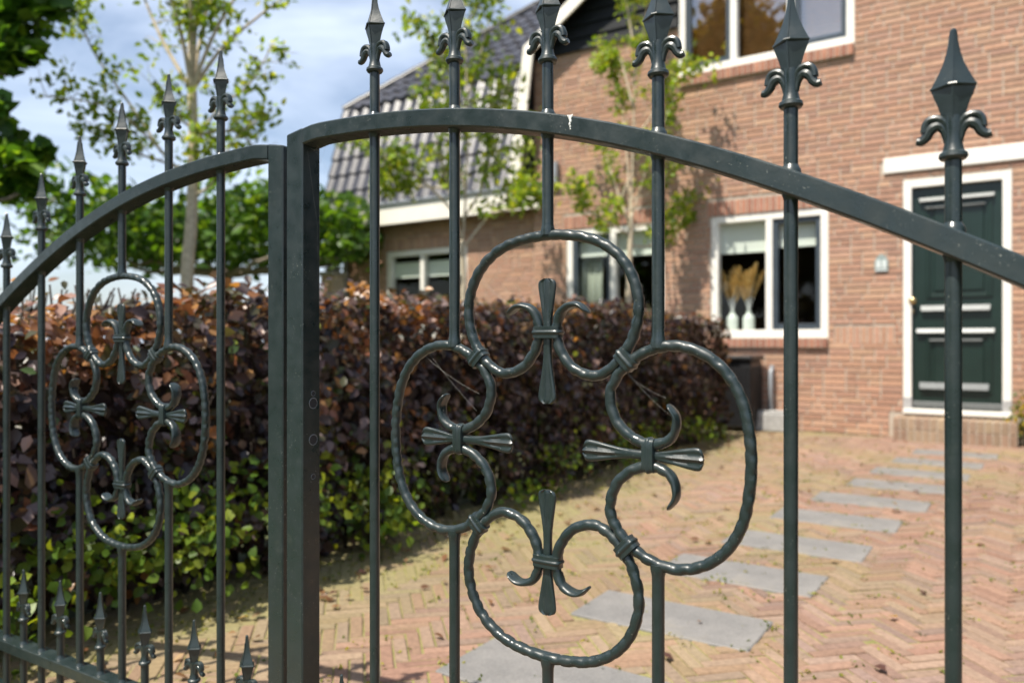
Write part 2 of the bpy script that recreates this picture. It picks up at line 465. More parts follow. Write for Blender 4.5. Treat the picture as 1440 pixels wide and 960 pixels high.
# lock holes in the inner face of the right leaf's closing stile
for (z, r) in ((-.088, .0042), (-.1045, .0085), (-.1665, .0085), (-.229, .0042)):
    b = MB()
    b.lathe([(r*.97, .0002), (r*1.05, .0004), (r*1.11, .0001)], n=20, cap=False)
    b.cur = 1; b.lathe([(r*.985, .0002), (r*.2, .00012)], n=20)
    o = b.build('lock_hole', [M['galv'], M['hole']], stR, False, (-.1456, .004, HC+z)); o.rotation_euler = (0, R(90), 0)
# bird dropping on the top rail of the right leaf
b = MB(); a0 = .3655
for dx, dz, r in ((0, -.003, .0024), (.0006, -.0075, .0019), (-.0005, -.0115, .0016), (.0003, -.015, .0012), (.0030, -.001, .0013), (-.0030, -.0005, .0011), (.0006, -.018, .0009)):
    b.lathe([(r, 0), (r*.7, .0007), (r*.2, .0010)], n=9)
    for i in range(len(b.v)-27, len(b.v)):
        x, y, z = b.v[i]; b.v[i] = (a0+dx+x, -.0199-z, HC+rail_top(a0)+dz+y*1.5)
b.build('bird_dropping', M['dropping'], trR)

# cobwebs spun between the bars
def web(label, threads, blobs=(), r=.00007):
    b = MB()
    for p, q, sag in threads:
        p, q = Vector(p), Vector(q); n = 7
        b.tube([p.lerp(q, i/n)+Vector((0, 0, -sag*4*(i/n)*(1-i/n))) for i in range(n+1)], r, 4)
    for p, rr in blobs:
        for k in range(9):
            d = Vector(rng.normal(0, rr, 3)); b.tube([Vector(p)+d, Vector(p)+Vector(rng.normal(0, rr, 3))], r*1.3, 4)
    o = b.build('cobweb', M['web']); return tag(o, label, 'cobweb', 'cobwebs on the gate')
g = lambda a, h, y=0.: (GX+a, GY+y, HC+h)
web('thin cobweb in the upper corner of the tall stile with a long hanging thread', [(g(-.144,.30,.015), g(-.12,.335,.01), .004), (g(-.143,.335,.0), g(-.128,.29,.02), .002), (g(-.144,.32,-.01), g(-.1445,.20,.012), .001), (g(-.1445,.20,.012), g(-.1445,.06,.016), .001), (g(-.144,.33,.01), g(-.105,.333,0), .006)], [(g(-.140,.325,.005), .006)])
web('fine cobweb in the top ring above its curled left tip', [(g(.205,.095), g(.262,.05), .004), (g(.21,.085), g(.255,.053), .002)])
web('fine cobweb stretched across the upper part of the left ring', [(g(.09,-.012), g(.205,-.075), .006), (g(.10,-.006), g(.20,-.10), .003)])
web('dusty cobweb knot where the left ring meets its lower bar', [(g(.145,-.285), g(.17,-.315), .002), (g(.15,-.28), g(.162,-.33), .001), (g(.135,-.28), g(.158,-.31), .003)], [(g(.15,-.288), .004)])
web('fine cobweb inside the right ring above its curled tips', [(g(.43,-.03), g(.51,-.10), .006), (g(.435,-.04), g(.49,-.07), .003)])
web('dusty cobweb under the arch beside the bar at the green door', [(g(.80,.085), g(.86,.058), .006), (g(.803,.08), g(.83,.07), .004)], [(g(.806,.088,-.012), .004)])

# ---------------------------------------------------------------- ground
b = MB(); b.box(-160, 160, -160, 160, -.4, -.03)
tag(b.build('ground', M['soil']), kind='structure', label='soil and grass around the house', cat=None)
# slabs of the stepping path
slabs = []
for k in range(10):
    yc = 1.84+.605*k+(-.01, .0, .015, -.01, .01, 0, .01, -.01, 0, .01)[k]; xc = -1.075+.108*(yc-1.84)+(0, .022, -.0, .01, -.01, 0, .02, 0, -.01, 0)[k]
    slabs.append((xc, yc))
ordn = ['first', 'second', 'third', 'fourth', 'fifth', 'sixth', 'seventh', 'eighth', 'ninth', 'tenth']
for k, (x, y) in enumerate(slabs):
    b = MB(); b.bbox(-.30, .30, -.147, .147, -.03, .0035, .004)
    o = b.build('paving_slab', M['slab'], None, False, (x, y, 0)); o.rotation_euler.z = R(random.uniform(-1.2, 1.2))
    tag(o, f'grey rectangular stone slab, {ordn[k]} from the gate along the stepping path to the door', 'slab', 'stone slabs of the stepping path')
# herringbone clay pavers
W = .0430; c45 = math.cos(R(45)); 
b = MB(); 
X0, X1, Y0, Y1 = -2.62, 1.6, .2, 8.28
pal = [(.35,.215,.15), (.33,.185,.13), (.36,.245,.175), (.29,.19,.15), (.33,.25,.19), (.38,.28,.20), (.27,.20,.17), (.37,.225,.155)]
def sn(x, y, s):   # cheap smooth value noise
    return .5+.5*math.sin(x*s*1.3+1.7*math.sin(y*s*.9+.4))*math.cos(y*s*1.1+1.3*math.sin(x*s*.7+2.))
rad = 8.5
for i in range(-int(rad/W), int(rad/W)):
    for j in range(-int(rad/W), int(rad/W)):
        m = (i-j) % 8
        if m == 0: w, h, cx, cy = 4, 1, i+2, j+.5
        elif m == 7: w, h, cx, cy = 1, 4, i+.5, j+2
        else: continue
        cx, cy = cx*W, cy*W
        X = (cx-cy)*c45-1.0; Y = (cx+cy)*c45+4.2
        if not (X0 < X < X1 and Y0 < Y < Y1): continue
        if any(abs(X-sx) < .27 and abs(Y-sy) < .115 for sx, sy in slabs): continue
        p = (.6*np.array(random.choice(pal))+.4*np.array((.335, .21, .155)))*np.array((.97, .95, .98))*random.uniform(.70, .94)*(.88+.2*sn(X+3, Y, 1.3))
        near = max(0, 1-(X+2.45)/.95)
        mo = .05+max(0., min(1., (sn(X, Y, 2.1)-.45)*1.6))*.55 + near*(.5+.6*sn(X, Y, 3.3))
        mo = min(.85, mo*random.uniform(.5, 1.3))
        p = p*(1-mo)+np.array((.235, .215, .095))*mo
        b.cc = tuple(p)
        hx, hy = w*W/2-.0019-random.uniform(0, .0014), h*W/2-.0019-random.uniform(0, .0014)
        dz = random.uniform(-.0035, .0012); ta, tb = random.uniform(-.016, .016), random.uniform(-.03, .03)
        an = random.uniform(-.012, .012); ring = []
        ca, sa = math.cos(R(45)+an), math.sin(R(45)+an)
        for e, zz in ((0, -.02), (0, -.0035), (.003, 0)):
            rr = []
            for ux, uy in ((-1,-1),(1,-1),(1,1),(-1,1)):
                x, y = ux*(hx-e), uy*(hy-e)
                rr.append(b.vert((X+x*ca-y*sa, Y+x*sa+y*ca, zz+dz+x*ta+y*tb)))
            ring.append(rr)
        b.loft(ring); b.face(*ring[-1])
dw = b.build('driveway', M['paver'])
tag(dw, 'herringbone brick driveway', kind='structure')
b = MB(); nx, ny = 60, 110
for j in range(ny+1):
    for i in range(nx+1):
        x = X0-.05+(X1-X0+.1)*i/nx; y = Y0-.05+(Y1-Y0+.06)*j/ny
        b.vert((x, y, -.0055+.003*(sn(x, y, 9)-.5)))
for j in range(ny):
    for i in range(nx):
        q = j*(nx+1)+i; b.face(q, q+1, q+nx+2, q+nx+1)
jb = b.build('driveway_joint_sand', M['joint'], None, True); tag(jb, 'sand and moss in the joints of the driveway', kind='structure')

# ---------------------------------------------------------------- leaves
def leaf_cloud(name, C, NRM, size, colr, m, parent=None, aspect=.6, fold=.18, droop=.12):
    """C (n,3) centres, NRM (n,3) preferred normals, size (n,), colr (n,3)"""
    n = len(C); C = np.asarray(C, float)
    T = np.array([(0,0,0),(.38,0,0),(.72,0,0),(1,0,0),(.30,.5,1),(.66,.40,1),(.30,-.5,1),(.66,-.40,1)], float)
    T[:, 0] -= .5
    NR = np.asarray(NRM, float); NR = NR/np.maximum(1e-6, np.linalg.norm(NR, axis=1))[:, None]
    rd = rng.normal(0, 1, (n, 3)); U = rd-NR*(rd*NR).sum(1)[:, None]; U /= np.linalg.norm(U, axis=1)[:, None]
    V = np.cross(NR, U)
    s = np.asarray(size)[:, None, None]
    lx = T[None, :, 0:1]; ly = T[None, :, 1:2]*aspect; lz = T[None, :, 2:3]*fold*aspect*rng.uniform(.2, 1.4, (n, 1, 1)) - droop*((T[None, :, 0:1]+.5)**2)*rng.uniform(0, 2, (n, 1, 1))
    P = C[:, None, :] + s*(lx*U[:, None, :]+ly*V[:, None, :]+lz*NR[:, None, :])
    F3 = np.array([(0,4,1),(0,1,6),(2,5,3),(2,3,7)]); F4 = np.array([(1,4,5,2),(1,2,7,6)])
    off = (np.arange(n)*8)[:, None, None]
    f3 = (F3[None]+off).reshape(-1, 3); f4 = (F4[None]+off).reshape(-1, 4)
    me = bpy.data.meshes.new(name); nv = n*8
    me.vertices.add(nv); me.vertices.foreach_set('co', P.reshape(-1))
    li = np.r_[f3.ravel(), f4.ravel()]; me.loops.add(len(li)); me.loops.foreach_set('vertex_index', li.astype(np.int32))
    npol = len(f3)+len(f4); me.polygons.add(npol)
    st = np.r_[np.arange(len(f3))*3, len(f3)*3+np.arange(len(f4))*4].astype(np.int32)
    me.polygons.foreach_set('loop_start', st)
    ca = me.color_attributes.new('Col', 'FLOAT_COLOR', 'POINT')
    cc = np.ones((n, 8, 4), np.float32); cc[:, :, :3] = np.asarray(colr)[:, None, :]
    ca.data.foreach_set('color', cc.ravel())
    me.polygons.foreach_set('use_smooth', [True]*npol)
    me.materials.append(m); me.update(calc_edges=True); me.validate()
    o = bpy.data.objects.new(name, me); col.objects.link(o)
    if parent: o.parent = parent
    return o
def pick(colors, n, var=.25, w=None):
    c = np.array(colors); i = rng.choice(len(c), n, p=w)
    return c[i]*rng.uniform(1-var, 1+var, (n, 1))

# ---------------------------------------------------------------- hedge
hedge = thing('hedge', 'long clipped copper beech hedge with purple leaves, greener near the ground', 'hedge', (-2.8, 4.2, 0))
HX0, HX1, HY0, HY1, HT = -3.15, -2.40, .35, 7.15, 1.16
def lump(a, b_, c): return .05*np.sin(a*3.1+b_*2.2)+.04*np.sin(a*7.3+c*5.1+1.)+.03*np.sin(b_*9.1+c*3.3)+.045*np.sin(a*17+b_*6+2*np.sin(b_*11))*np.sin(b_*19+a*5)
nF = 15500
y = rng.uniform(HY0, HY1, nF); z = rng.uniform(.02, HT, nF)**1.0
# face towards the drive: bulges, ragged, bottom recedes
depth = np.abs(rng.normal(0, .075, nF))-.10*(rng.random(nF) < .10)*rng.random(nF)
xf = HX1+lump(y, z, y)-depth - .13*np.clip((.30-z)/.30, 0, 1)**1.2 - .10*np.clip((z-HT+.12)/.12, 0, 1)**2
top = lambda v: np.interp(v, [.35, 1.1, 1.57, 2.8, 5.3, 7.], [.93, .98, 1.05, 1.10, 1.145, 1.12])
z = z*top(y)/HT
Cf = np.c_[xf, y, z]; Nf = np.c_[np.ones(nF)*.9, rng.normal(0, .45, nF), rng.normal(.45, .5, nF)]
nT = 8500
xt = rng.uniform(HX0, HX1, nT); yt = rng.uniform(HY0, HY1, nT)
zt = top(yt)+.45*lump(xt*2, yt, xt)+rng.normal(0, .028, nT)-.02-np.where(rng.random(nT) < .3, rng.uniform(0, .2, nT), 0)
sprig = rng.random(nT) < .06; zt = zt+np.where(sprig, rng.uniform(.0, .075, nT), 0)
Ct = np.c_[xt, yt, zt]; Nt = np.c_[rng.normal(.1, .5, nT), rng.normal(-.1, .5, nT), np.ones(nT)*.8]
nE = 2400
xe = rng.uniform(HX0, HX1, nE); ze = rng.uniform(.02, 1.12, nE); bul = .28*np.sqrt(np.clip(1-((ze-.6)/.62)**2, 0, 1))
ye = HY1-.1+bul+lump(xe*3, ze*2, xe)-np.abs(rng.normal(0, .07, nE)); xe = xe+.10*(ze > 0)*rng.random(nE)
Ce = np.c_[xe, ye, ze]; Ne = np.c_[rng.normal(.2, .5, nE), np.ones(nE)*.8, rng.normal(.4, .5, nE)]
def hedge_cols(C):
    n = len(C); h = C[:, 2]/HT
    purple = pick([(.036,.022,.027), (.046,.026,.026), (.028,.021,.026), (.075,.042,.032), (.085,.064,.06), (.17,.125,.12)], n, .35)  # palest grey-pinks put sky gloss into the leaf colour
    bronze = pick([(.26,.11,.04), (.36,.19,.07), (.20,.085,.05), (.40,.25,.20)], n, .3)  # bronze new growth; pale coppery tones also paint sunlit leaves
    green = pick([(.075,.12,.022), (.13,.18,.026), (.05,.085,.02), (.30,.36,.035), (.06,.10,.02)], n, .3)
    olive = pick([(.058,.054,.024), (.062,.062,.026), (.05,.042,.024)], n, .3)
    patch = .5+.5*np.sin(C[:, 1]*2.3+C[:, 2]*4.+1.1*np.sin(C[:, 1]*5.2))
    blot = np.clip(np.sin(C[:, 1]*7.1+2*np.sin(C[:, 2]*6))*np.sin(C[:, 2]*11+C[:, 1]*3)*1.6, 0, 1)
    pg = np.clip(.58-h*1.05, 0.02, .45)*(.25+.9*patch**1.5); pb = np.clip((h-.25)*.36, 0.03, .26)*(.35+2.0*blot); po = .16+.1*patch
    r = rng.random(n); out = purple
    near = np.clip((4.0-C[:, 1])/2., 0, 1)[:]
    pb = pb*(.55+1.2*near)  # near end gets more of the bronze, painting its sunlit clusters
    out = np.where((r < pg)[:, None], green, out)
    out = np.where(((r >= pg) & (r < pg+pb))[:, None], bronze, out)
    out = np.where(((r >= pg+pb) & (r < pg+pb+po))[:, None], olive, out)
    return out
nB = 5500; yb = rng.uniform(HY0, HY1, nB); zb = top(yb)*rng.uniform(.02, 1, nB)**.8
Cb = np.c_[HX0+.06+lump(yb, zb, yb)+np.abs(rng.normal(0, .12, nB)), yb, zb]; Nb = np.c_[-np.ones(nB)*.9, rng.normal(0, .5, nB), rng.normal(.45, .5, nB)]
C = np.r_[Cf, Ct, Ce, Cb]; NN = np.r_[Nf, Nt, Ne, Nb]
C[:, 0] += 2.8; C[:, 1] -= 4.2
Cw = C + np.array([-2.8, 4.2, 0])
leaf_cloud('foliage', C, NN, rng.uniform(.030, .060, len(C))*np.where(rng.random(len(C)) < .25, 1.4, 1.0), hedge_cols(Cw), M['beech'], hedge, .62, .2, .12)
# inner twig thicket
b = MB()
for i in range(420):
    x = random.uniform(HX0+.1, HX1-.16); y = random.uniform(HY0, HY1-.1)
    p = Vector((x+2.8, y-4.2, 0)); pts = [p.copy()]; q = p.copy()
    for k in range(5):
        q = q+Vector((random.gauss(0, .07), random.gauss(0, .07), .22)); q.x = min(max(q.x, HX0+2.85), HX1+2.66); pts.append(q.copy())
    b.tube(pts, [.011, .009, .008, .006, .005, .003], 5)
b.build('twigs', M['twig'], hedge, True)
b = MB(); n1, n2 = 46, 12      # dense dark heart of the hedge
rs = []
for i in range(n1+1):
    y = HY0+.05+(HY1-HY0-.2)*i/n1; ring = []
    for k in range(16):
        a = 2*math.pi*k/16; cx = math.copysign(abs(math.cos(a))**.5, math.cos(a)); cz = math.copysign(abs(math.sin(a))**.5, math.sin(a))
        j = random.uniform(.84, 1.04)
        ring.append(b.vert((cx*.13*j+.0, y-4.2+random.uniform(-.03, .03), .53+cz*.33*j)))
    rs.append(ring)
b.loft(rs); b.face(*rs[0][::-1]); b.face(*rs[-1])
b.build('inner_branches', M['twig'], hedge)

bh = thing('added_shade_hedge', 'unseen dark green hedge added beyond the driveway to darken the gate stile', 'hedge', (2.0, 4.4, 0))  # added out of view so the stile's side face stays dark
n = 9000; xx = rng.uniform(-.32, .32, n); yy = rng.uniform(-3.6, 3.7, n); zz = rng.uniform(.02, 2.5, n); sd = rng.random(n)
xx = np.where(sd < .6, -.36+np.abs(rng.normal(0, .05, n))+lump(yy, zz, yy), xx); zz = np.where(sd > .8, 2.46+rng.normal(0, .04, n), zz)
leaf_cloud('foliage', np.c_[xx, yy, zz], np.c_[np.where(sd < .6, -.9, .0), rng.normal(0, .5, n), .5+rng.normal(0, .4, n)], rng.uniform(.05, .09, n), pick([(.02,.04,.014), (.03,.055,.016), (.015,.03,.012)], n, .3), M['leaf'], bh, .5)
b = MB(); b.bbox(-.26, .30, -3.55, 3.65, .0, 2.40, .06); b.build('inner_branches', M['twig'], bh)
# ---------------------------------------------------------------- trees
def cluster(cs, per, rad, size, colors, var=.3, up=.5, w=None):
    cs = np.asarray(cs); n = len(cs)*per
    c = np.repeat(cs, per, 0)+rng.normal(0, 1, (n, 3))*rad
    nn = np.c_[rng.normal(0, .7, n), rng.normal(-.1, .7, n), np.ones(n)*up+rng.normal(0, .4, n)]
    return c, nn, rng.uniform(size[0], size[1], n), pick(colors, n, var, w)
def wobble(p, q, n, amp):
    p, q = np.array(p, float), np.array(q, float)
    return [p+(q-p)*t+rng.normal(0, amp, 3)*(0 if i in (0, n) else 1) for i, t in enumerate(np.linspace(0, 1, n+1))]
def tree(name, label, base, limbs, m_bark, leaf_spec, leafm=None, twigs=3, tl=.3, skip=.35):
    """limbs: list of (points, r0, r1) in world space; the first is the trunk"""
    base = Vector(base); t = thing(name, label, 'tree', base)
    b0 = MB(); pts, r0, r1 = limbs[0]; pts = crom([np.array(p)-np.array(base) for p in pts], 6)
    b0.tube(pts, np.linspace(r0, r1, len(pts)), 12); trunk = b0.build('trunk', m_bark, t, True)
    b1 = MB(); tips = []
    for pts, r0, r1 in limbs[1:]:
        pts = crom([np.array(p)-np.array(base) for p in pts], 6)
        b1.tube(pts, np.linspace(r0, r1, len(pts)), 7)
        k0 = int(len(pts)*skip)
        for p in pts[k0::2]:
            tips.append(p)
            for _ in range(twigs):
                d = rng.normal(0, 1, 3); d[2] = abs(d[2])*.7+.15; d /= np.linalg.norm(d); L = tl*rng.uniform(.4, 1.1)
                w = wobble(p, p+d*L, 3, .015)
                b1.tube(w, np.linspace(r1*.8+.001, .0012, 4), 4); tips += [w[1], w[2], w[3]]
    if len(limbs) > 1: b1.build('limbs', m_bark, t, True)
    per, rad, size, colors, var, keep = leaf_spec
    tips = np.array(tips); tips = tips[rng.random(len(tips)) < keep]
    c, nn, sz, cl = cluster(tips, per, rad, size, colors, var)
    leaf_cloud('crown', c, nn, sz, cl, leafm or M['leaf'], t, .62, .2, .15)
    return t
YG = [(.20,.30,.035), (.27,.36,.04), (.17,.27,.032), (.34,.38,.05), (.14,.23,.028)]
MG = [(.09,.14,.022), (.12,.17,.025), (.08,.13,.02), (.19,.23,.03), (.15,.16,.03)]
DG = [(.06,.15,.02), (.09,.19,.022), (.045,.11,.018), (.15,.26,.03)]

# young tree with a pale trunk in front of the flat-topped one
z1 = 6.0
def P1(px, py, dz=0.): return atz(px, py, z1+dz)
tb = P1(263, 400); base = (tb.x, tb.y, 0)
fork = P1(270, 290)
limbs = [([base, P1(263, 400), P1(268, 330), fork, P1(272, 200), P1(270, 125)], 0.052, .034)]
for tip, mid, dz in (((285,-120),(276,20),0), ((240,-110),(262,10),.3), ((205,-90),(250,30),-.3), ((330,-100),(290,20),.4), ((375,-70),(305,40),-.2), ((420,-20),(320,60),.2), ((265,-140),(268,0),-.4), ((180,-60),(225,50),.25)):
    limbs.append(([P1(270, 128), P1(*mid, dz*.5), P1(*tip, dz)], .020, .006))
for pts in (((268,262),(215,200),(150,150),(55,135)), ((228,215),(185,150),(130,70),(110,10)), ((270,240),(230,228),(165,205),(140,180)), ((274,275),(300,255),(330,195),(375,160)), ((274,200),(310,150),(350,120),(385,60)), ((270,180),(245,160),(215,120)), ((272,190),(330,185),(365,215)), ((270,235),(290,215),(282,190))):
    d = rng.normal(0, .3); limbs.append(([P1(*p, d*i/3) for i, p in enumerate(pts)], .013, .004))
tree('young_tree', 'young tree with pale slender trunk and fan of upright stems rising behind the hedge', base, limbs, M['bark'],
     (8, .05, (.045, .08), YG+MG[:1], .35, .55), twigs=2, tl=.26, skip=.42)

# small multi-stem tree before the wing
z2 = 8.0
def P2(px, py, dz=0.): return atz(px, py, z2+dz)
q = P2(652, 420); base = (q.x, q.y, 0)
limbs = [([base, q, P2(651, 372), P2(649, 338)], .036, .028)]
for pts in (((650,340),(632,270),(618,215),(598,120)), ((650,345),(655,270),(657,150),(652,10),(650,-90)), ((650,350),(690,300),(725,262),(748,190)), ((640,300),(590,250),(545,225),(505,200)), ((650,310),(680,260),(690,210),(700,150)),
            ((655,270),(640,200),(632,140),(612,60)), ((653,150),(672,90),(690,20)), ((630,265),(575,262),(530,268)), ((690,300),(735,290),(770,280)), ((655,170),(690,150),(735,108)), ((655,140),(620,80),(590,30)), ((652,40),(680,0),(720,-40)), ((652,20),(625,-30),(600,-80))):
    d = rng.normal(0, .35); limbs.append(([P2(*p, d*i/3) for i, p in enumerate(pts)], .014, .004))
tree('multi_stem_tree', 'small yellow-green tree with forked stems in front of the tiled wing roof', base, limbs, M['bark'],
     (12, .06, (.05, .095), YG+MG[:1], .3, .62), twigs=2, tl=.25, skip=.4)

# upright tree before the main wall
z3 = 8.2
def P3(px, py, dz=0.): return atz(px, py, z3+dz)
q = P3(884, 420); base = (q.x, q.y, 0)
limbs = [([base, q, P3(886, 350), P3(888, 300)], .034, .026)]
for pts in (((888,302),(890,200),(893,100),(890,0),(892,-80)), ((888,310),(905,250),(930,180),(960,110)), ((886,320),(865,260),(845,205),(815,195)), ((887,310),(880,200),(868,120),(838,60)), ((890,320),(930,310),(960,290),(1000,270)),
            ((890,200),(925,150),(955,95),(1000,110)), ((885,330),(850,310),(820,290),(808,255)), ((890,120),(905,50),(915,-40)), ((888,280),(915,270),(945,235),(975,215)), ((890,150),(870,80),(850,100),(838,80)), ((886,345),(915,345),(945,325),(975,300)), ((885,250),(865,300),(850,330)), ((890,60),(880,0),(868,-60))):
    d = rng.normal(0, .3); limbs.append(([P3(*p, d*i/3) for i, p in enumerate(pts)], .012, .0035))
tree('upright_tree', 'slender upright tree with sparse yellow-green sprays against the orange brick wall', base, limbs, M['bark'],
     (9, .045, (.045, .08), YG, .3, .62), twigs=2, tl=.16, skip=.42)

# flat-topped trained tree
z4 = 11.5
q = atz(318, 400, z4); base = (q.x, q.y, 0); t4 = thing('flat_topped_tree', 'dense green tree trained to a flat roof shape behind the young pale-trunked tree', 'tree', base)
b = MB(); b.tube([(0,0,0), (0,0,1.2), (.02,0,1.95)], [.11,.09,.08], 10); b.build('trunk', M['barkdark'], t4, True)
b = MB()
for k in range(9):
    a = k*2*math.pi/9+.2; b.tube(wobble((0,0,1.9), (2.1*math.cos(a), 1.3*math.sin(a), 2.02+random.uniform(0,.12)), 6, .03), np.linspace(.05,.02,7), 7)
b.build('limbs', M['barkdark'], t4, True)
n = 5200
cx = rng.uniform(-2.45, 2.35, n); cy = rng.uniform(-1.4, 1.4, n)
tz = 2.05+rng.beta(1.2, 1.2, n)*(1.05+.18*np.sin(cx*2.3)+.14*np.sin(cy*3.1+cx))
ed = np.maximum(np.abs(cx)/2.45, np.abs(cy)/1.4); tz = np.where((ed > .85) & (rng.random(n) < .5), tz-.18*rng.random(n), tz)
rt_ = np.array((CT, ST)); fw = np.array((-ST, CT))
C = np.c_[cx*CT-cy*ST, cx*ST+cy*CT, tz]
leaf_cloud('crown', C, np.c_[rng.normal(0,.6,n), rng.normal(-.2,.6,n), .7+rng.normal(0,.4,n)], rng.uniform(.10, .19, n), pick([(.05,.115,.016), (.07,.15,.018), (.035,.08,.014), (.12,.20,.024)], n, .3), M['leaf'], t4, .8, .2, .2)

# broad-leaved maple at the left edge
z5 = 5.2
q = atz(-150, 430, z5); base = (q.x, q.y, 0)
t5 = thing('maple_tree', 'dark broad-leaved maple reaching in at the top left above the hedge', 'tree', base)
b = MB(); b.tube([(0,0,0), (.03,0,1.), (0,.02,2.2), (.05,0,3.6)], [.10,.085,.075,.05], 12); b.build('trunk', M['barkdark'], t5, True)
b = MB(); cl = []
bv = Vector(base)
blobs = [(-35,15,.36,0), (30,25,.24,.1), (-70,60,.36,.4), (70,5,.15,0), (5,75,.17,-.1), (-40,-60,.4,.2), (50,-45,.28,0), (-5,190,.20,.1), (-45,240,.28,0), (25,225,.15,-.1), (12,262,.15,.1), (-60,310,.26,.2), (-20,150,.15,-.1), (-90,150,.3,.5), (50,212,.09,0), (-140,100,.4,.6), (-150,0,.4,0), (-150,230,.4,.2), (40,75,.09,0), (48,262,.09,0)]
for px, py, rd, dz in blobs:
    c = atz(px, py, z5+dz)-bv; 
    b.tube(wobble((0, 0, max(1.2, min(3.4, c.z-.3))), c, 5, .04), np.linspace(.03, .008, 6), 6)
    n = int(1050*rd**2)+34
    d = rng.normal(0, 1, (n, 3)); d /= np.linalg.norm(d, axis=1)[:, None]
    cl.append(np.array(c)+d*(rd*rng.uniform(.2, 1.0, (n, 1))**.6)*np.array((1, 1, .75)))
b.build('limbs', M['barkdark'], t5, True)
C = np.concatenate(cl); n = len(C)
leaf_cloud('crown', C, np.c_[rng.normal(0,.5,n), rng.normal(-.3,.5,n), .8+rng.normal(0,.3,n)], rng.uniform(.09, .16, n), pick(DG, n, .3), M['leaf'], t5, .85, .2, .25)

# trees across the lane, behind the photographer: the house windows mirror them
for k, (x, y, h, w) in enumerate(((-5.6, -9.5, 5.2, 2.0), (-9.0, -9.0, 13.2, 2.6), (-14.6, -10.0, 8.5, 2.8))):
    lab = ('low bushy tree across the lane mirrored in the ground-floor windows', 'tall round tree across the lane mirrored in the upper window', 'broad tree across the lane, the one farthest along the hedge side')[k]
    t = thing('lane_tree', lab, 'tree', (x, y, 0), 'trees across the lane')
    b = MB(); b.tube([(0,0,0), (.05,0,h*.3), (0,.05,h*.6), (.05,0,h*.9)], [.2,.16,.1,.04], 10); b.build('trunk', M['barkdark'], t, True)
    n = (2600, 7000, 2600)[k]; cc = []
    for q in range(26):
        a = random.uniform(0, 6.28); zz = random.uniform(.16, .95); rr = w*(1-((zz-.5)/.55)**2)**.5*random.uniform(.3, 1)
        c = np.array((rr*math.cos(a), rr*math.sin(a), zz*h)); cc.append(c+rng.normal(0, w*.17, (n//26, 3)))
    C = np.concatenate(cc); n = len(C)
    leaf_cloud('crown', C, rng.normal(0, 1, (n, 3)), rng.uniform(.25, .45, n), pick([(.14,.095,.02), (.09,.075,.02), (.18,.105,.025)], n, .3), M['leaf'], t, .7)

# ---------------------------------------------------------------- house
YW = 8.30          # front face of the main house
YV = 8.40          # front face of the wing
house = thing('brick_house', 'orange-brown brick house with a black boarded gable and dark tiled wing', 'house', (0, 0, 0))
BP = [(.48,.265,.165), (.45,.24,.155), (.50,.29,.185), (.42,.225,.155), (.38,.215,.16), (.53,.335,.21), (.47,.28,.195), (.41,.215,.145), (.50,.31,.21)]
BP = [tuple(.5*np.array(q)+.5*np.array((.415,.262,.188))) for q in BP]
def holes_cut(a0, a1, ops):
    iv = [(a0, a1)]
    for o0, o1 in ops:
        nv = []
        for p, q in iv:
            if o1 <= p or o0 >= q: nv.append((p, q)); continue
            if o0 > p: nv.append((p, o0))
            if o1 < q: nv.append((o1, q))
        iv = nv
    return iv
def brick_face(b, x0, x1, z0, z1, Y, ops, pal, pitch=.0605, special=()):
    """courses of bricks standing 5 mm proud of the mortar; special: rects filled separately"""
    k = 0; z = z0
    while z < z1-.01:
        h = min(pitch, z1-z)
        zc = z+h/2
        o = [(p-.004, q+.004) for p, q, r, s in list(ops)+list(special) if r-.002 < zc < s+.002]
        for p, q in holes_cut(x0, x1, o):
            x = p - ((.105 if k % 2 else 0)+random.choice((0, .0, .052)))
            while x < q:
                L = .2125 if random.random() < .72 else .106
                u0, u1 = max(x, p), min(x+L-.011, q)
                if u1-u0 > .012:
                    b.cc = tuple(np.array(random.choice(pal))*random.uniform(.86, 1.12))
                    d = random.uniform(.0075, .0105); s0, s1 = z+.006, z+h-.0055
                    i = [b.vert(v) for v in ((u0,Y,s0),(u1,Y,s0),(u1,Y,s1),(u0,Y,s1),(u0+.002,Y-d,s0+.002),(u1-.002,Y-d,s0+.002),(u1-.002,Y-d,s1-.002),(u0+.002,Y-d,s1-.002))]
                    for f in ((4,5,6,7),(0,1,5,4),(1,2,6,5),(2,3,7,6),(3,0,4,7)): b.face(*[i[t] for t in f])
                x += L
        z += pitch; k += 1
def soldier(b, x0, x1, z0, z1, Y, pal, d=.006):
    n = max(1, round((x1-x0)/.062)); w = (x1-x0)/n
    for i in range(n):
        b.cc = tuple(np.array(random.choice(pal))*random.uniform(.85, 1.12))
        u0, u1 = x0+i*w+.005, x0+(i+1)*w-.005; e = d+random.uniform(-.0015, .0015)
        q = [b.vert(v) for v in ((u0,Y,z0+.004),(u1,Y,z0+.004),(u1,Y,z1-.004),(u0,Y,z1-.004),(u0+.002,Y-e,z0+.006),(u1-.002,Y-e,z0+.006),(u1-.002,Y-e,z1-.006),(u0+.002,Y-e,z1-.006))]
        for f in ((4,5,6,7),(0,1,5,4),(1,2,6,5),(2,3,7,6),(3,0,4,7)): b.face(*[q[t] for t in f])
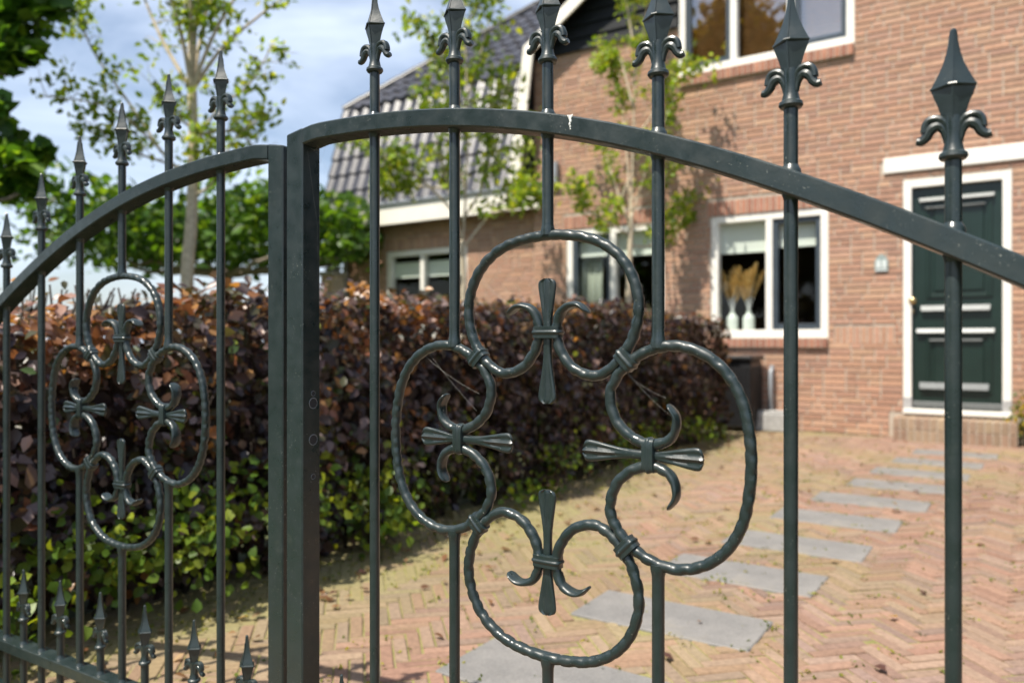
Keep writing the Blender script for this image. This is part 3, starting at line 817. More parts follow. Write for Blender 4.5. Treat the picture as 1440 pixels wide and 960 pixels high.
def wall_sheet(b, x0, x1, z0, z1, Y, ops, reveal=.11):
    xs = sorted({x0, x1, *[v for o in ops for v in o[:2]]}); zs = sorted({z0, z1, *[v for o in ops for v in o[2:] if z0 < v < z1]})
    for i in range(len(xs)-1):
        for j in range(len(zs)-1):
            cx, cz = (xs[i]+xs[i+1])/2, (zs[j]+zs[j+1])/2
            if any(o[0] < cx < o[1] and o[2] < cz < o[3] for o in ops): continue
            b.face(*[b.vert(v) for v in ((xs[i],Y,zs[j]),(xs[i+1],Y,zs[j]),(xs[i+1],Y,zs[j+1]),(xs[i],Y,zs[j+1]))])
    for p, q, r, s in ops:
        s2 = min(s, z1)
        for A, B in (((p,r),(p,s2)), ((q,s2),(q,r)), ((q,r),(p,r)), ((p,s2),(q,s2)))[:4 if s <= z1 else 3]:
            b.face(*[b.vert(v) for v in ((A[0],Y,A[1]),(B[0],Y,B[1]),(B[0],Y+reveal,B[1]),(A[0],Y+reveal,A[1]))])

XL, XR = -5.16, 3.1
W1 = (-2.885, -1.665, .955, 2.285)      # window right of the upright tree
W2 = (-4.70, -3.43, .955, 2.285)
WU = (-3.26, -1.42, 3.88, 5.15)
DO = (-.985, -.105, .235, 2.46)         # door opening incl. frame
EAVE = 4.46
ops = [W1, W2, WU, DO]
red = [(.40,.19,.125), (.37,.175,.12), (.42,.205,.135), (.34,.165,.115)]
b = MB(); b.cur = 1; b.cc = (1, 1, 1); wall_sheet(b, XL, XR, -.05, EAVE, YW, ops)
b.face(*[b.vert(v) for v in ((XL, YW, -.05), (XL, YW, EAVE), (XL, 16, EAVE), (XL, 16, -.05))])
b.face(*[b.vert(v) for v in ((XR, YW, -.05), (XR, 16, -.05), (XR, 16, EAVE), (XR, YW, EAVE))])
b.face(*[b.vert(v) for v in ((XL, 16, -.05), (XL, 16, EAVE), (XR, 16, EAVE), (XR, 16, -.05))])
b.cur = 0
sol = [(W1[0]-.04, W1[1]+.04, W1[3], W1[3]+.165), (W2[0]-.04, W2[1]+.04, W2[3], W2[3]+.165), (W1[1]+.06, DO[0]-.08, .90, 1.07), (W1[0]-.0, W1[1]+.0, W1[2]-.1, W1[2]), (W2[0], W2[1], W2[2]-.1, W2[2]), (WU[0], WU[1], WU[2]-.12, WU[2]), (DO[0]-.2, XR, 2.535, 2.69), (DO[0]-.12, DO[1]+.12, -.05, .235)]
brick_face(b, XL, XR, 0, EAVE, YW, ops, BP, special=sol)
for s in sol[:2]: soldier(b, *s, YW, red)
soldier(b, *sol[2], YW, BP[:4])
b.build('wall', [M['brick'], M['mortar']], house)
for wn, d in ((W1, .045), (W2, .045), (WU, .05)):   # brick sills
    b = MB(); dep = .12 if wn is WU else .10
    b.cc = (1, 1, 1); b.cur = 1; b.box(wn[0]+.004, wn[1]-.004, YW-d+.006, YW+.06, wn[2]-dep, wn[2]-.004)
    b.cur = 0; n = round((wn[1]-wn[0])/.062); w = (wn[1]-wn[0])/n
    for i in range(n):
        b.cc = tuple(np.array(random.choice(red))*random.uniform(.8, 1.1)); b.bbox(wn[0]+i*w+.004, wn[0]+(i+1)*w-.004, YW-d, YW+.05, wn[2]-dep+.004, wn[2]-.006, .003)
    b.build('window_ledge', [M['brick'], M['mortar']], house)
# gable: boards, bargeboard
SL = .65; XP = (XL+XR)/2
def gz(x): return EAVE+.08+(x-XL)*SL if x < XP else EAVE+.08+(XR-x)*SL
b = MB(); z = EAVE-.02; k = 0
while z < gz(XP)-.05:
    x0 = XL+max(0, (z+.10-EAVE-.08)/SL)+.02; x1 = XR-max(0, (z+.10-EAVE-.08)/SL)-.02
    segs = holes_cut(x0, x1, [(WU[0], WU[1])] if z < WU[3] else [])
    for p, q in segs:
        if q-p < .05: continue
        i = [b.vert(v) for v in ((p,YW-.045,z),(q,YW-.045,z),(q,YW-.018,z+.155),(p,YW-.018,z+.155),(p,YW+.01,z),(q,YW+.01,z),(q,YW+.01,z+.155),(p,YW+.01,z+.155))]
        for f in ((0,1,2,3),(0,4,5,1),(3,2,6,7),(0,3,7,4),(1,5,6,2)): b.face(*[i[t] for t in f])
    z += .15
b.build('gable_boards', M['black_board'], house)
def barge(pts, wid, thick, y0):
    b = MB(); n = len(pts); rs = []
    for i, (x, z) in enumerate(pts):
        d0 = Vector((pts[i][0]-pts[i-1][0], pts[i][1]-pts[i-1][1])).normalized() if i else None
        d1 = Vector((pts[i+1][0]-pts[i][0], pts[i+1][1]-pts[i][1])).normalized() if i < n-1 else None
        d = ((d0 or d1)+(d1 or d0)).normalized(); nx, nz = d.y, -d.x
        k = wid/max(.5, (d0 or d1).dot(d))
        rs.append([b.vert(v) for v in ((x,y0,z),(x+nx*k,y0,z+nz*k),(x+nx*k,y0+thick,z+nz*k),(x,y0+thick,z))])
    b.loft(rs); b.face(*rs[0][::-1]); b.face(*rs[-1]); return b
bl = [(XL-.24, 2.86), (XL-.02, EAVE+.10), (XP, EAVE+.12+SL*(XP-XL)+.05), (XR+.02, EAVE+.10), (XR+.24, 2.86)]
barge(bl, .15, .03, YW-.24).build('bargeboard', M['cream'], house)
b = MB()    # main roof slopes (run back in y) with the soffit under the overhang
YA, YB = YW-.22, 16.2
for p, q in zip(bl[:-1], bl[1:]):
    b.cc = (.05, .05, .055)
    i = [b.vert(v) for v in ((p[0],YA,p[1]+.015),(q[0],YA,q[1]+.015),(q[0],YB,q[1]+.015),(p[0],YB,p[1]+.015),(p[0],YA,p[1]-.03),(q[0],YA,q[1]-.03),(q[0],YB,q[1]-.03),(p[0],YB,p[1]-.03))]
    for f in ((0,1,2,3),(7,6,5,4),(0,4,5,1),(3,2,6,7)): b.face(*[i[t] for t in f])
b.build('roof', M['tile'], house)

# windows
GL = glass_mat('window_glass', .018); GLU = glass_mat('upper_window_glass', .26)
def rail_frame(b, x0, x1, z0, z1, y0, y1, w, bot=None):
    bot = bot or w
    b.bbox(x0, x0+w, y0, y1, z0, z1, .003); b.bbox(x1-w, x1, y0, y1, z0, z1, .003)
    b.bbox(x0+w, x1-w, y0+.001, y1-.001, z1-w, z1, .003); b.bbox(x0+w, x1-w, y0+.001, y1-.001, z0, z0+bot, .003)
def window(o, Y, mull, cas, glass, blinds=(), label=None, fw=.075, bot=.085, m=None):
    """o: opening; mull: list of mullion centres; cas: bay indexes with a dark casement"""
    b = MB(); y0, y1 = Y-.022, Y+.085; x0, x1, z0, z1 = o[0]+.003, o[1]-.003, o[2]+.003, o[3]-.003
    rail_frame(b, x0, x1, z0, z1, y0, y1, fw, bot)
    for c in mull: b.bbox(c-.035, c+.035, y0+.003, y1-.002, z0+bot, z1-fw, .003)
    f = b.build('window', m or M['white'], house)
    ed = [x0+fw]+[v for c in mull for v in (c-.035, c+.035)]+[x1-fw]
    for k in range(len(ed)//2):
        p, q, r, s = ed[2*k], ed[2*k+1], z0+bot, z1-fw
        if k in cas:
            b = MB(); rail_frame(b, p+.002, q-.002, r+.002, s-.002, Y+.002, Y+.07, .05, .06); b.build('casement', M['casement'], f)
            p, q, r, s = p+.052, q-.052, r+.062, s-.052
        b = MB(); b.box(p+.001, q-.001, Y+.034, Y+.040, r+.001, s-.001); b.build('pane', glass, f)
    for (p, q, zt, zb) in blinds:
        b = MB(); n = 14
        b.box(p, q, Y+.092, Y+.095, zb, zt); b.box(p-.005, q+.005, Y+.087, Y+.101, zb-.018, zb+.004)
        b.build('blind', M['blind'], f)
    return f
c1 = W1[0]+.625
f1 = window(W1, YW+.03, [c1], (1,), GL, [(W1[0]+.06, c1-.02, 2.3, 1.90), (c1+.05, W1[1]-.06, 2.3, 1.93)])
c2 = W2[0]+.62
f2 = window(W2, YW+.03, [c2], (0,), GL, [(W2[0]+.06, c2-.02, 2.3, 1.97), (c2+.03, W2[1]-.06, 2.3, 1.95)])
b = MB()
for i in range(7): b.tube([(W2[0]+.10+i*.042, YW+.24+.01*(i % 2), .9), (W2[0]+.10+i*.042, YW+.24+.01*(i % 2), 2.3)], .026, 8)
b.build('curtain', M['curtain'], f2, True)
u1 = WU[0]+.62; u2 = WU[0]+1.22
fu = window(WU, YW+.03, [u1, u2], (0, 2), GLU, [])
for (p, q) in ((WU[0]+.06, u1-.02), (u1+.03, u2-.02), (u2+.03, WU[1]-.06)):
    b = MB(); z = 3.93
    while z < 5.12:
        b.face(*[b.vert(v) for v in ((p,YW+.15,z),(q,YW+.15,z),(q,YW+.185,z+.034),(p,YW+.185,z+.034))]); z += .042
    b.build('slat_blind', M['woodblind'], fu)
WV = (-7.76, -6.30, .95, 2.22)
cv = -7.10
fv = window(WV, YV+.03, [cv], (), GL, [(WV[0]+.07, cv-.03, 2.06, 1.86), (cv+.03, WV[1]-.06, 2.06, 1.86)])
# white middle rail closing the top light of the wing window
# rooms behind the windows
b = MB()
def room(b, x0, x1, y0, y1, z0, z1):
    v = [b.vert(p) for p in ((x0,y0,z0),(x1,y0,z0),(x1,y1,z0),(x0,y1,z0),(x0,y0,z1),(x1,y0,z1),(x1,y1,z1),(x0,y1,z1))]
    b.cur = 1; b.face(*[v[i] for i in (0,1,2,3)]); b.cur = 0
    for f in ((7,6,5,4),(3,2,6,7),(0,3,7,4),(2,1,5,6)): b.face(*[v[i] for i in f])
room(b, XL+.1, DO[0]-.06, YW+.09, YW+3.2, .3, 2.7); room(b, XL+.1, XR-.1, YW+.09, YW+3., 3.2, 5.3)
room(b, -8.4, XL-.1, YV+.09, YV+3., .3, 2.45)
b.build('interior', [M['darkroom'], M['roomfloor']], house)
for wn, Y in ((W1, YW), (W2, YW), (WV, YV)):
    b = MB(); b.bbox(wn[0]-.05, wn[1]+.05, Y+.118, Y+.36, wn[2]+.045, wn[2]+.078, .004); b.build('inner_sill', M['white'], house)

# front door
b = MB(); x0, x1, z0, z1 = DO; fw = .072
b.bbox(x0+.002, x0+fw, YW-.012, YW+.10, z0+.12, z1, .003); b.bbox(x1-fw, x1-.002, YW-.012, YW+.10, z0+.12, z1, .003)
b.bbox(x0+fw, x1-fw, YW-.010, YW+.10, z1-fw, z1-.001, .003); b.bbox(x0+.002, x1-.002, YW-.05, YW+.10, z0-.0, z0+.045, .004)
df = b.build('door_frame', M['white'], house)
for u in (x0+.001, x1-fw-.003):
    b = MB(); b.bbox(u, u+fw+.002, YW-.018, YW+.10, z0+.046, z0+.155, .004); b.build('frame_foot', M['plinth'], df)
door = None
p, q, r, s = x0+fw+.004, x1-fw-.004, z0+.052, z1-fw-.004
b = MB(); yd = YW+.045
b.bbox(p, q, yd, yd+.045, r, s, .003)
pc = (p+q)/2+.02
def moulding(b, mx0, mx1, mz0, mz1, w=.035, d=.016):
    b.bbox(mx0, mx0+w, yd-d, yd+.004, mz0, mz1, .006); b.bbox(mx1-w, mx1, yd-d, yd+.004, mz0, mz1, .006)
    b.bbox(mx0+w, mx1-w, yd-d, yd+.004, mz0, mz0+w, .006); b.bbox(mx0+w, mx1-w, yd-d, yd+.004, mz1-w, mz1, .006)
    b.bbox(mx0+w+.03, mx1-w-.03, yd-.012, yd+.004, mz0+w+.03, mz1-w-.03, .008)
moulding(b, pc-.27, pc+.27, 1.33, 2.30); moulding(b, pc-.27, pc+.27, .44, 1.02)
door = b.build('door', M['greendoor'], house)
def ledge(xa, xb, z, h, d=.045):
    b = MB(); i = [b.vert(v) for v in ((xa,yd-.024,z+h),(xb,yd-.024,z+h),(xb-.006,yd-d,z+.004),(xa+.006,yd-d,z+.004),(xa,yd-.002,z-.004),(xb,yd-.002,z-.004),(xa,yd-.002,z+h+.003),(xb,yd-.002,z+h+.003))]
    for f in ((3,2,1,0),(4,5,2,3),(0,6,4,3),(1,2,5,7),(0,1,7,6)): b.face(*[i[t] for t in f])
    b.build('glint_ledge', M['alu_glint'], door)  # pale grey paints the sky glint on the green door's ledges
for (pa, pb, py, h) in ((1293,1399,278,.036), (1301,1386,290,.018), (1295,1393,433,.052), (1289,1399,465,.04), (1307,1382,478,.018), (1293,1391,543,.06)):
    A = at(pa, py, yd); B = at(pb, py, yd); ledge(A[0], B[0], (A[2]+B[2])/2-h/2, h)
b = MB(); b.bbox(p-.002, q+.002, YW+.012, yd-.001, r+.008, r+.062, .006); b.build('weather_bar', M['alu_glint'], door)
kb = at(1282, 423, yd)
b = MB(); b.lathe([(.030, 0), (.030, .006), (.012, .010), (.011, .030), (.024, .038), (.033, .050), (.034, .060), (.028, .072), (.012, .078)], n=20)
o = b.build('door_knob', M['brass'], door, True, (kb[0]+.012, yd-.0005, kb[2]), auto=50); o.rotation_euler.x = R(90)
b = MB(); b.lathe([(.017, 0), (.018, .010), (.010, .014)], n=14); o = b.build('keyhole_plate', M['brass'], door, True, (kb[0]+.004, yd-.0005, kb[2]-.10), auto=50); o.rotation_euler.x = R(90)
b = MB(); b.bbox(DO[0]-.17, 1.2, YW-.035, YW+.02, 2.545, 2.69, .005); b.build('lintel', M['white'], house)
b = MB(); b.cur = 1; b.cc = (1,1,1); b.box(DO[0]-.055, DO[1]+.045, YW-.285, YW-.008, -.03, .205); b.cur = 0   # brick doorstep of headers on edge
n = round((DO[1]-DO[0]+.1)/.062); w = (DO[1]-DO[0]+.1)/n
for i in range(n):
    u = DO[0]-.055+i*w
    b.cc = tuple(np.array(random.choice([(.33,.24,.165), (.30,.21,.15), (.36,.27,.18)]))*random.uniform(.85, 1.1)); b.bbox(u+.004, u+w-.004, YW-.292, YW-.01, .108, .212, .004)
    b.cc = tuple(np.array(random.choice([(.33,.24,.165), (.30,.20,.14), (.35,.26,.175)]))*random.uniform(.8, 1.05)); b.bbox(u+.004, u+w-.004, YW-.292, YW-.02, -.01, .100, .004)
b.build('doorstep', [M['brick'], M['mortar']], house)

# ---- wing
VX0, VX1 = -8.64, XL
b = MB(); b.cur = 1; wall_sheet(b, VX0, VX1, -.05, 2.7, YV, [WV])
b.face(*[b.vert(v) for v in ((VX0, YV, -.05), (VX0, YV, 2.7), (VX0, 15, 2.7), (VX0, 15, -.05))]); b.cur = 0
svs = [(WV[0]-.03, WV[1]+.03, WV[3], WV[3]+.16), (WV[0], WV[1], WV[2]-.1, WV[2])]
brick_face(b, VX0, VX1, 0, 2.7, YV, [WV], BP, special=svs); soldier(b, *svs[0], YV, BP); soldier(b, *svs[1], YV, red)
b.build('wall', [M['brick'], M['mortar']], house)
FY = 8.14; FZ = 2.565; FXR = at(762, 290, FY)[0]; RZ = FZ+.315
b = MB(); b.bbox(-8.92, FXR, FY, FY+.028, FZ, FZ+.27, .004); b.bbox(-8.92, -8.89, FY+.029, FY+.45, FZ, FZ+.27, .003)
b.build('fascia', M['cream'], house)
b = MB(); b.box(-8.885, XL-.002, FY+.03, YV-.002, FZ+.015, FZ+.031); b.build('soffit', M['soffit'], house)
b = MB()
b.bbox(-8.94, FXR+.03, FY-.035, FY+.03, FZ+.273, FZ+.315, .008); b.build('gutter', M['zinc'], house)
# tiles
def tile_field(b, O, U, V, nu, nv, tw, th, crop, base=(.040, .039, .046)):
    """O origin (bottom left), U along eaves, V up the slope (unit), crop(u,v) keeps a tile"""
    O, U, V = Vector(O), Vector(U), Vector(V); Nn = U.cross(V).normalized()
    prof = [(0, .022), (.10, .034), (.22, .036), (.34, .026), (.46, .008), (.62, .0), (.78, .003), (.92, .012), (1.06, .020)]
    for j in range(nv):
        for i in range(nu):
            if not crop((i+.5)*tw, (j+.5)*th): continue
            b.cc = tuple(np.array(base)*random.uniform(.75, 1.4)); tl = random.uniform(-.003, .003); ov = th*1.16
            rs = []
            for (v, lift) in ((0, .030), (.004, .034), (ov, .004)):
                rs.append([b.vert(O+U*(i*tw+u*tw)+V*(j*th+v)+Nn*(h*1.0+lift+tl)) for u, h in prof])
            rs.insert(0, [b.vert(O+U*(i*tw+u*tw)+V*(j*th+.002)+Nn*(h+.008)) for u, h in prof])
            for p, q in zip(rs[:-1], rs[1:]):
                for k in range(len(prof)-1): b.face(p[k], p[k+1], q[k+1], q[k])
RX = at(455, 268, FY+.03)[0]; ST0 = Vector((RX, FY+.02, RZ-.02)); BRK = at(480, 160, FY+.45)[2]; NR_ = int((XL+.1-RX)/.215)+1; a1 = R(75)
V1 = Vector((0, math.cos(a1), math.sin(a1))); Ls = (BRK-RZ+.02)/math.sin(a1)
b = MB(); tw, th = .215, Ls/6
tile_field(b, ST0, (1, 0, 0), V1, NR_, 6, tw, th, lambda u, v: u < (XL-.02-RX)+.04*v)
a2 = R(41); V2 = Vector((0, math.cos(a2), math.sin(a2))); B0 = Vector((RX, FY+.02+Ls*math.cos(a1)-.03, BRK-.01))
hipr = 1/math.cos(a2)          # hip: x grows as fast as y
tile_field(b, B0, (1, 0, 0), V2, 24, 13, tw, .30, lambda u, v: u > v*math.cos(a2)+.05 and u < (XL-.02-RX)+.6*v)
rf = b.build('roof', M['tile'], house, True, auto=35)
b = MB(); b.cc = (.02, .02, .023)   # roof boarding under the tiles, hip side and ridge tiles
top = 13*.30
q0 = ST0-Vector((0, -.012, 0)); 
A = [Vector((RX, FY+.035, RZ-.03)), Vector((XL, FY+.035, RZ-.03)), Vector((XL, B0.y+.012, BRK)), Vector((RX, B0.y+.012, BRK))]
b.face(*[b.vert(v) for v in A])
k = top*math.cos(a2)
Bq = [Vector((RX, B0.y+.012, BRK-.012)), Vector((-3.0, B0.y+.012, BRK-.012)), Vector((-3.0, B0.y+k, BRK+top*math.sin(a2)-.02)), Vector((RX+k, B0.y+k, BRK+top*math.sin(a2)-.02))]
b.face(*[b.vert(v) for v in Bq])
b.face(*[b.vert(v) for v in (Bq[0], Bq[3], Bq[3]+Vector((0, 3, 0)), Bq[0]+Vector((0, 8, 0)))])
b.face(*[b.vert(v) for v in (A[0], A[3], A[3]+Vector((0, 8, 0)), A[0]+Vector((0, 8, 0)))])
b.build('roof_boarding', M['black_board'], house)
b = MB(); hp0, hp1 = Vector((RX+.01, B0.y+.03, BRK+.03)), Vector((RX+.01+k, B0.y+.03+k, BRK+top*math.sin(a2)+.04)); nn = 15
for i in range(nn):
    b.cc = tuple(np.array((.028, .028, .033))*random.uniform(.8, 1.3))
    b.tube([hp0.lerp(hp1, i/nn), hp0.lerp(hp1, (i+1.08)/nn)], [.075, .085], 10)
b.build('hip_ridge', M['bin'], house, True, auto=50)
b = MB(); b.tube([(VX0+.10, YV-.055, 0), (VX0+.10, YV-.055, 2.3), (VX0+.10, YV-.10, 2.42), (VX0+.10, FY+.1, FZ+.01)], .042, 12)
for z in (.5, 1.3, 2.1): b.lathe([(.050, z), (.050, z+.03)], VX0+.10, YV-.055, 12)
b.build('drainpipe', M['zinc'], house, True, auto=50)

# things on and near the house
pq = at(1240, 370, YW)
t = thing('wall_plaque', 'small grey-green gabled plaque on the brick wall beside the green door', 'plaque', (pq[0], YW-.008, pq[2]))
def outline(b, pts, y0, y1):
    f = [b.vert((x, y0, z)) for x, z in pts]; k = [b.vert((x, y1, z)) for x, z in pts]; n = len(pts)
    b.face(*f); b.face(*k[::-1])
    for i in range(n): b.face(f[i], k[i], k[(i+1) % n], f[(i+1) % n])
b = MB(); outline(b, [(-.058,-.085), (.058,-.085), (.062,.01), (.045,.052), (.018,.078), (0,.095), (-.018,.078), (-.045,.052), (-.062,.01)], -.018, .002); b.build('back_plate', M['plaque'], t)
b = MB()
outline(b, [(-.044,-.05), (-.006,-.05), (-.006,.015), (-.025,.035), (-.044,.012)], -.024, -.0175); outline(b, [(.008,-.05), (.044,-.05), (.044,.012), (.026,.035), (.008,.015)], -.024, -.0175); outline(b, [(-.05,-.078), (.05,-.078), (.05,-.062), (-.05,-.062)], -.023, -.0176)
b.build('raised_relief', M['plaque_pale'], t)
lq = at(779, 245, YW)
t = thing('wall_lamp', 'grey box lamp fixed high on the brick wall next to the bargeboard', 'lamp', (lq[0], YW-.01, lq[2]))
b = MB(); b.bbox(-.09, .09, -.085, -.012, -.13, .13, .008); b.build('housing', M['zinc'], t)
b = MB(); b.bbox(-.05, .05, -.0115, .004, -.05, .05, .003); b.build('bracket', M['zinc'], t)
# vases with dried grass on the inner sill
for k, px in enumerate((1030, 1053)):
    ys = YW+.225; a = at(px, 400, ys); zb = W1[2]+.0785
    lab = ('pale bottle vase on the window sill, the one nearer the hedge', 'pale bottle vase on the window sill, the one nearer the white mullion')[k]
    b = MB(); b.lathe([(.046,0), (.060,.006), (.064,.03), (.064,.135), (.058,.160), (.036,.182), (.026,.196), (.025,.225), (.030,.232), (.024,.232), (.020,.20)], n=24)
    o = b.build('vase', M['ceramic'], None, True, (a[0], ys, zb), auto=60); tag(o, lab, 'vase', 'vases in the window')
    lab = ('golden dried grass plumes in the vase nearer the hedge', 'golden dried grass plumes in the vase nearer the white mullion')[k]
    t = thing('dried_grass', lab, 'dried grass', (a[0], ys, zb+.2), 'dried grass in the vases')
    bs, bp = MB(), MB()
    for i in range(6):
        an = -.34+.68*i/5+random.uniform(-.04, .04); L = random.uniform(.42, .58)-abs(an)*.18; yo = random.uniform(-.07, .03)
        def pp(s): return Vector((math.sin(an)*L*s*(.75+.25*s), yo*s, L*s*math.cos(an*.7)))
        bs.tube([pp(j/6) for j in range(7)], .0022, 5)
        for s in np.linspace(.36, 1.0, 46):
            c = pp(s); rr = .030*math.sin(math.pi*min(1, max(0.04, (1.04-s)/.68))**.75)+.006
            for q in range(7):
                bp.cc = tuple(np.array(random.choice([(.78,.54,.20), (.85,.62,.28), (.66,.43,.14)]))*random.uniform(.8, 1.15))
                d = Vector((random.gauss(0, 1), random.gauss(0, 1), .9)).normalized()*rr*1.5; sd = Vector((random.gauss(0, 1), random.gauss(0, 1), random.gauss(0, .4))).normalized()*.0055
                bp.face(bp.vert(c+sd), bp.vert(c-sd), bp.vert(c+d))
    bs.build('stalks', M['pampas'], t); bp.build('plumes', M['pampas'], t)
# ribbed black bin and pale block at the wall, behind the hedge end
c = at(1066, 600, 8.02)
t = thing('rubbish_bin', 'black ribbed bin standing by the wall at the end of the hedge', 'bin', (c[0]-.25, 8.02, 0))
b = MB(); b.bbox(-.235, .235, -.2, .2, .05, .72, .012)
for i in range(10): b.bbox(-.215+i*.0475, -.195+i*.0475, -.208, -.19, .10, .66, .003)
for i in range(8): b.bbox(.225, .243, -.17+i*.0475, -.15+i*.0475, .10, .66, .003)
b.build('body', M['bin'], t)
b = MB(); b.bbox(-.255, .255, -.225, .22, .724, .775, .014); b.bbox(-.12, .12, -.245, -.2251, .735, .765, .006); b.build('lid', M['bin'], t)
for s in (-1, 1):
    b = MB(); b.tube([(s*.215, .14, .055), (s*.255, .14, .055)], .055, 14); b.build('wheel', M['bin'], t, True, auto=40)
b = MB(); b.tube([(0, 0, 0), (0, 0, .60), (0, .05, .66)], .025, 10); o = b.build('standpipe', M['zinc'], None, True, (c[0]+.075, 8.22, 0)); tag(o, 'short grey pipe rising beside the black bin at the wall', 'pipe')
c = at(1086, 600, 8.14)
b = MB(); b.bbox(-.16, .16, -.1, .1, 0, .19, .012); b.bbox(-.13, .13, -.085, .085, .1905, .21, .006)
o = b.build('concrete_block', M['concrete'], None, False, (c[0], 8.15, .0)); o.rotation_euler.z = R(4); tag(o, 'pale concrete block lying against the foot of the brick wall', 'block')
# sunlit garden pillar left of the wing
c = at(468, 400, 7.9)
t = thing('garden_pillar', 'beige brick garden pillar standing left of the grey drainpipe', 'pillar', (c[0], 7.9, 0))
b = MB(); b.cc = (1,1,1); b.cur = 1; b.box(-.115, .115, -.115, .115, -.03, 1.86); b.cur = 0
brick_face(b, -.118, .118, 0, 1.86, -.117, [], [(.52,.36,.23), (.46,.31,.20), (.56,.42,.28)]); b.build('shaft', [M['brick'], M['mortar']], t)
b = MB(); b.bbox(-.16, .16, -.16, .16, 1.862, 1.92, .01); b.bbox(-.1, .1, -.1, .1, 1.921, 1.99, .03); b.build('cap', M['concrete'], t)
# sprig of greenery right of the doorstep
c = at(1438, 600, 8.1)
t = thing('small_plant', 'small yellow-flowered plant growing beside the brick doorstep', 'plant', (c[0]+.03, 8.12, 0))
b = MB(); tips = []
for i in range(12):
    a = random.uniform(0, 6.28); w = wobble((0,0,0), (.13*math.cos(a), .08*math.sin(a), random.uniform(.2,.42)), 4, .01); b.tube(w, [.004,.004,.003,.002,.001], 5); tips += w[2:]
b.build('stems', M['twig'], t)
cl = cluster(np.array(tips), 9, .03, (.025,.05), [(.12,.16,.03), (.08,.12,.02), (.45,.34,.03)], .3); leaf_cloud('foliage', *cl, M['leaf'], t)
# weeds in the joints and fallen leaves
pts = []
for sx, sy in slabs[:8]:
    for k in range(7):
        e = random.choice((0, 1, 2, 3)); u = random.uniform(-1, 1)
        p = (sx+(u*.3 if e < 2 else (.305 if e == 2 else -.305)), sy+((-.146 if e else .146) if e < 2 else u*.14), .004); pts += [p]*random.randint(2, 10)
for k in range(900):
    x, y = random.uniform(-2.4, .2), random.uniform(1.2, 7.6)**1.0
    pts += [(x, y, .001)]*random.randint(1, 6)
for k in range(420):
    y = random.uniform(1., 7.6); pts += [(-2.42+abs(random.gauss(0, .12)), y, .006)]*random.randint(2, 5)
pts = np.array(pts); n = len(pts); pts = pts+rng.normal(0, 1, (n, 3))*np.array((.014, .014, .004)); pts[:, 2] = np.abs(pts[:, 2])
o = leaf_cloud('weeds', pts, np.c_[rng.normal(0,.6,n), rng.normal(0,.6,n), np.ones(n)*.7], rng.uniform(.006, .019, n), pick([(.30,.29,.05), (.17,.19,.03), (.12,.16,.03), (.26,.25,.05), (.09,.13,.02)], n, .3), M['leaf'], None, .6)
tag(o, 'yellow-green weeds and moss tufts in the paving joints', 'weeds', kind='stuff')
n = 330; x = np.where(rng.random(n) < .6, -2.4+np.abs(rng.normal(0, .4, n)), rng.uniform(-2.3, .3, n)); y = rng.uniform(1.1, 8.0, n)
o = leaf_cloud('leaf_litter', np.c_[x, y, np.full(n, .012)], np.c_[rng.normal(0,.2,n), rng.normal(0,.2,n), np.ones(n)], rng.uniform(.02, .05, n), pick([(.16,.08,.04), (.22,.12,.06), (.10,.05,.04), (.36,.26,.15)], n, .3), M['beech'], None, .6)
tag(o, 'dry brown leaves scattered on the brick driveway', 'fallen leaves', kind='stuff')
# leafy plants at the foot of the hedge
cs = []
for k in range(34):
    y = rng.uniform(1.0, 2.7) if k < 24 else rng.uniform(2.7, 6.8); hh = rng.uniform(.06, .40) if k < 24 else rng.uniform(.04, .25)
    cs.append((-2.36+rng.uniform(-.05, .10)*(1 if hh < .25 else .7), y, hh))
cs = np.array(cs); c, nn, sz, cl = cluster(cs, 44, np.array((.06, .09, .055)), (.022, .05), [(.09,.17,.022), (.14,.22,.025), (.07,.13,.02), (.24,.30,.03)], .3)
c[:, 2] = np.abs(c[:, 2])+.01; nn[:, 0] += .5
o = leaf_cloud('groundcover', c, nn, sz, cl, M['leaf'], None, .75)
tag(o, 'bright green leafy growth along the foot of the hedge', 'groundcover', kind='stuff')

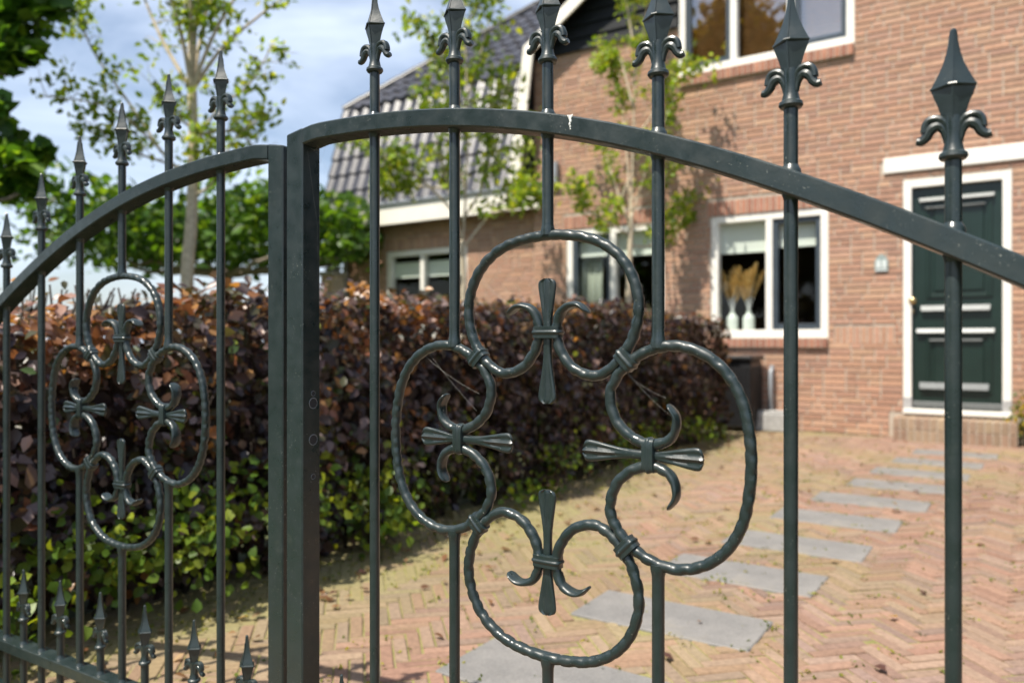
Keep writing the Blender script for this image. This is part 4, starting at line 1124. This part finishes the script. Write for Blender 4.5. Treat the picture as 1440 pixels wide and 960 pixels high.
# ---------------------------------------------------------------- light, sky, camera
EL, AZ = R(61), R(15)          # sun behind the camera, a little to its left (measured from -Y towards -X)
sv = Vector((-math.sin(AZ)*math.cos(EL), -math.cos(AZ)*math.cos(EL), math.sin(EL)))
L = bpy.data.lights.new('sun', 'SUN'); L.energy = 5.0; L.angle = R(.53); L.color = (1, .93, .82)
lo = bpy.data.objects.new('sun', L); col.objects.link(lo); lo.rotation_euler = sv.to_track_quat('Z', 'Y').to_euler(); lo.location = (-4, -10, 12)
w = bpy.data.worlds.new('World'); sc.world = w; w.use_nodes = True; nt = w.node_tree; bg = nt.nodes['Background']
sky = N(nt, 'ShaderNodeTexSky'); sky.sky_type = 'NISHITA'; sky.sun_disc = False; sky.sun_elevation = EL
sky.sun_rotation = math.atan2(sv.x, sv.y); sky.altitude = 0; sky.air_density = 1.0; sky.dust_density = 1.5; sky.ozone_density = 1.2
tc = N(nt, 'ShaderNodeTexCoord'); mp = N(nt, 'ShaderNodeMapping'); mp.inputs['Scale'].default_value = (1.1, 1.1, 4.2); mp.inputs['Rotation'].default_value = (.1, .25, .4)
nt.links.new(tc.outputs['Generated'], mp.inputs['Vector'])
nz = N(nt, 'ShaderNodeTexNoise'); nz.inputs['Scale'].default_value = 1.9; nz.inputs['Detail'].default_value = 7; nz.inputs['Roughness'].default_value = .56; nz.inputs['Distortion'].default_value = .5
nt.links.new(mp.outputs[0], nz.inputs['Vector'])
cf = ramp(nt, nz.outputs['Fac'], [(.38, (.10,)*3), (.74, (.85,)*3)])
mx = mixc(nt, cf, sky.outputs[0], (7.8, 8.7, 10.3))
nt.links.new(mx, bg.inputs['Color']); bg.inputs['Strength'].default_value = .10

cam = bpy.data.cameras.new('camera'); co = bpy.data.objects.new('camera', cam); col.objects.link(co)
co.location = (0, 0, HC); co.rotation_euler = (R(90), 0, TH); cam.sensor_width = 36; cam.lens = FPX/1440*36
cam.clip_start = .02; cam.clip_end = 600
cam.dof.use_dof = True; cam.dof.focus_distance = 1.13; cam.dof.aperture_fstop = 3.5; cam.dof.aperture_blades = 0
sc.camera = co
sc.view_settings.view_transform = 'Standard'; sc.view_settings.look = 'None'; sc.view_settings.gamma = 1; sc.view_settings.exposure = .66
sc.view_settings.use_curve_mapping = False
sc.render.engine = 'CYCLES'; sc.cycles.use_denoising = True
sc.cycles.max_bounces = 8; sc.cycles.transparent_max_bounces = 12
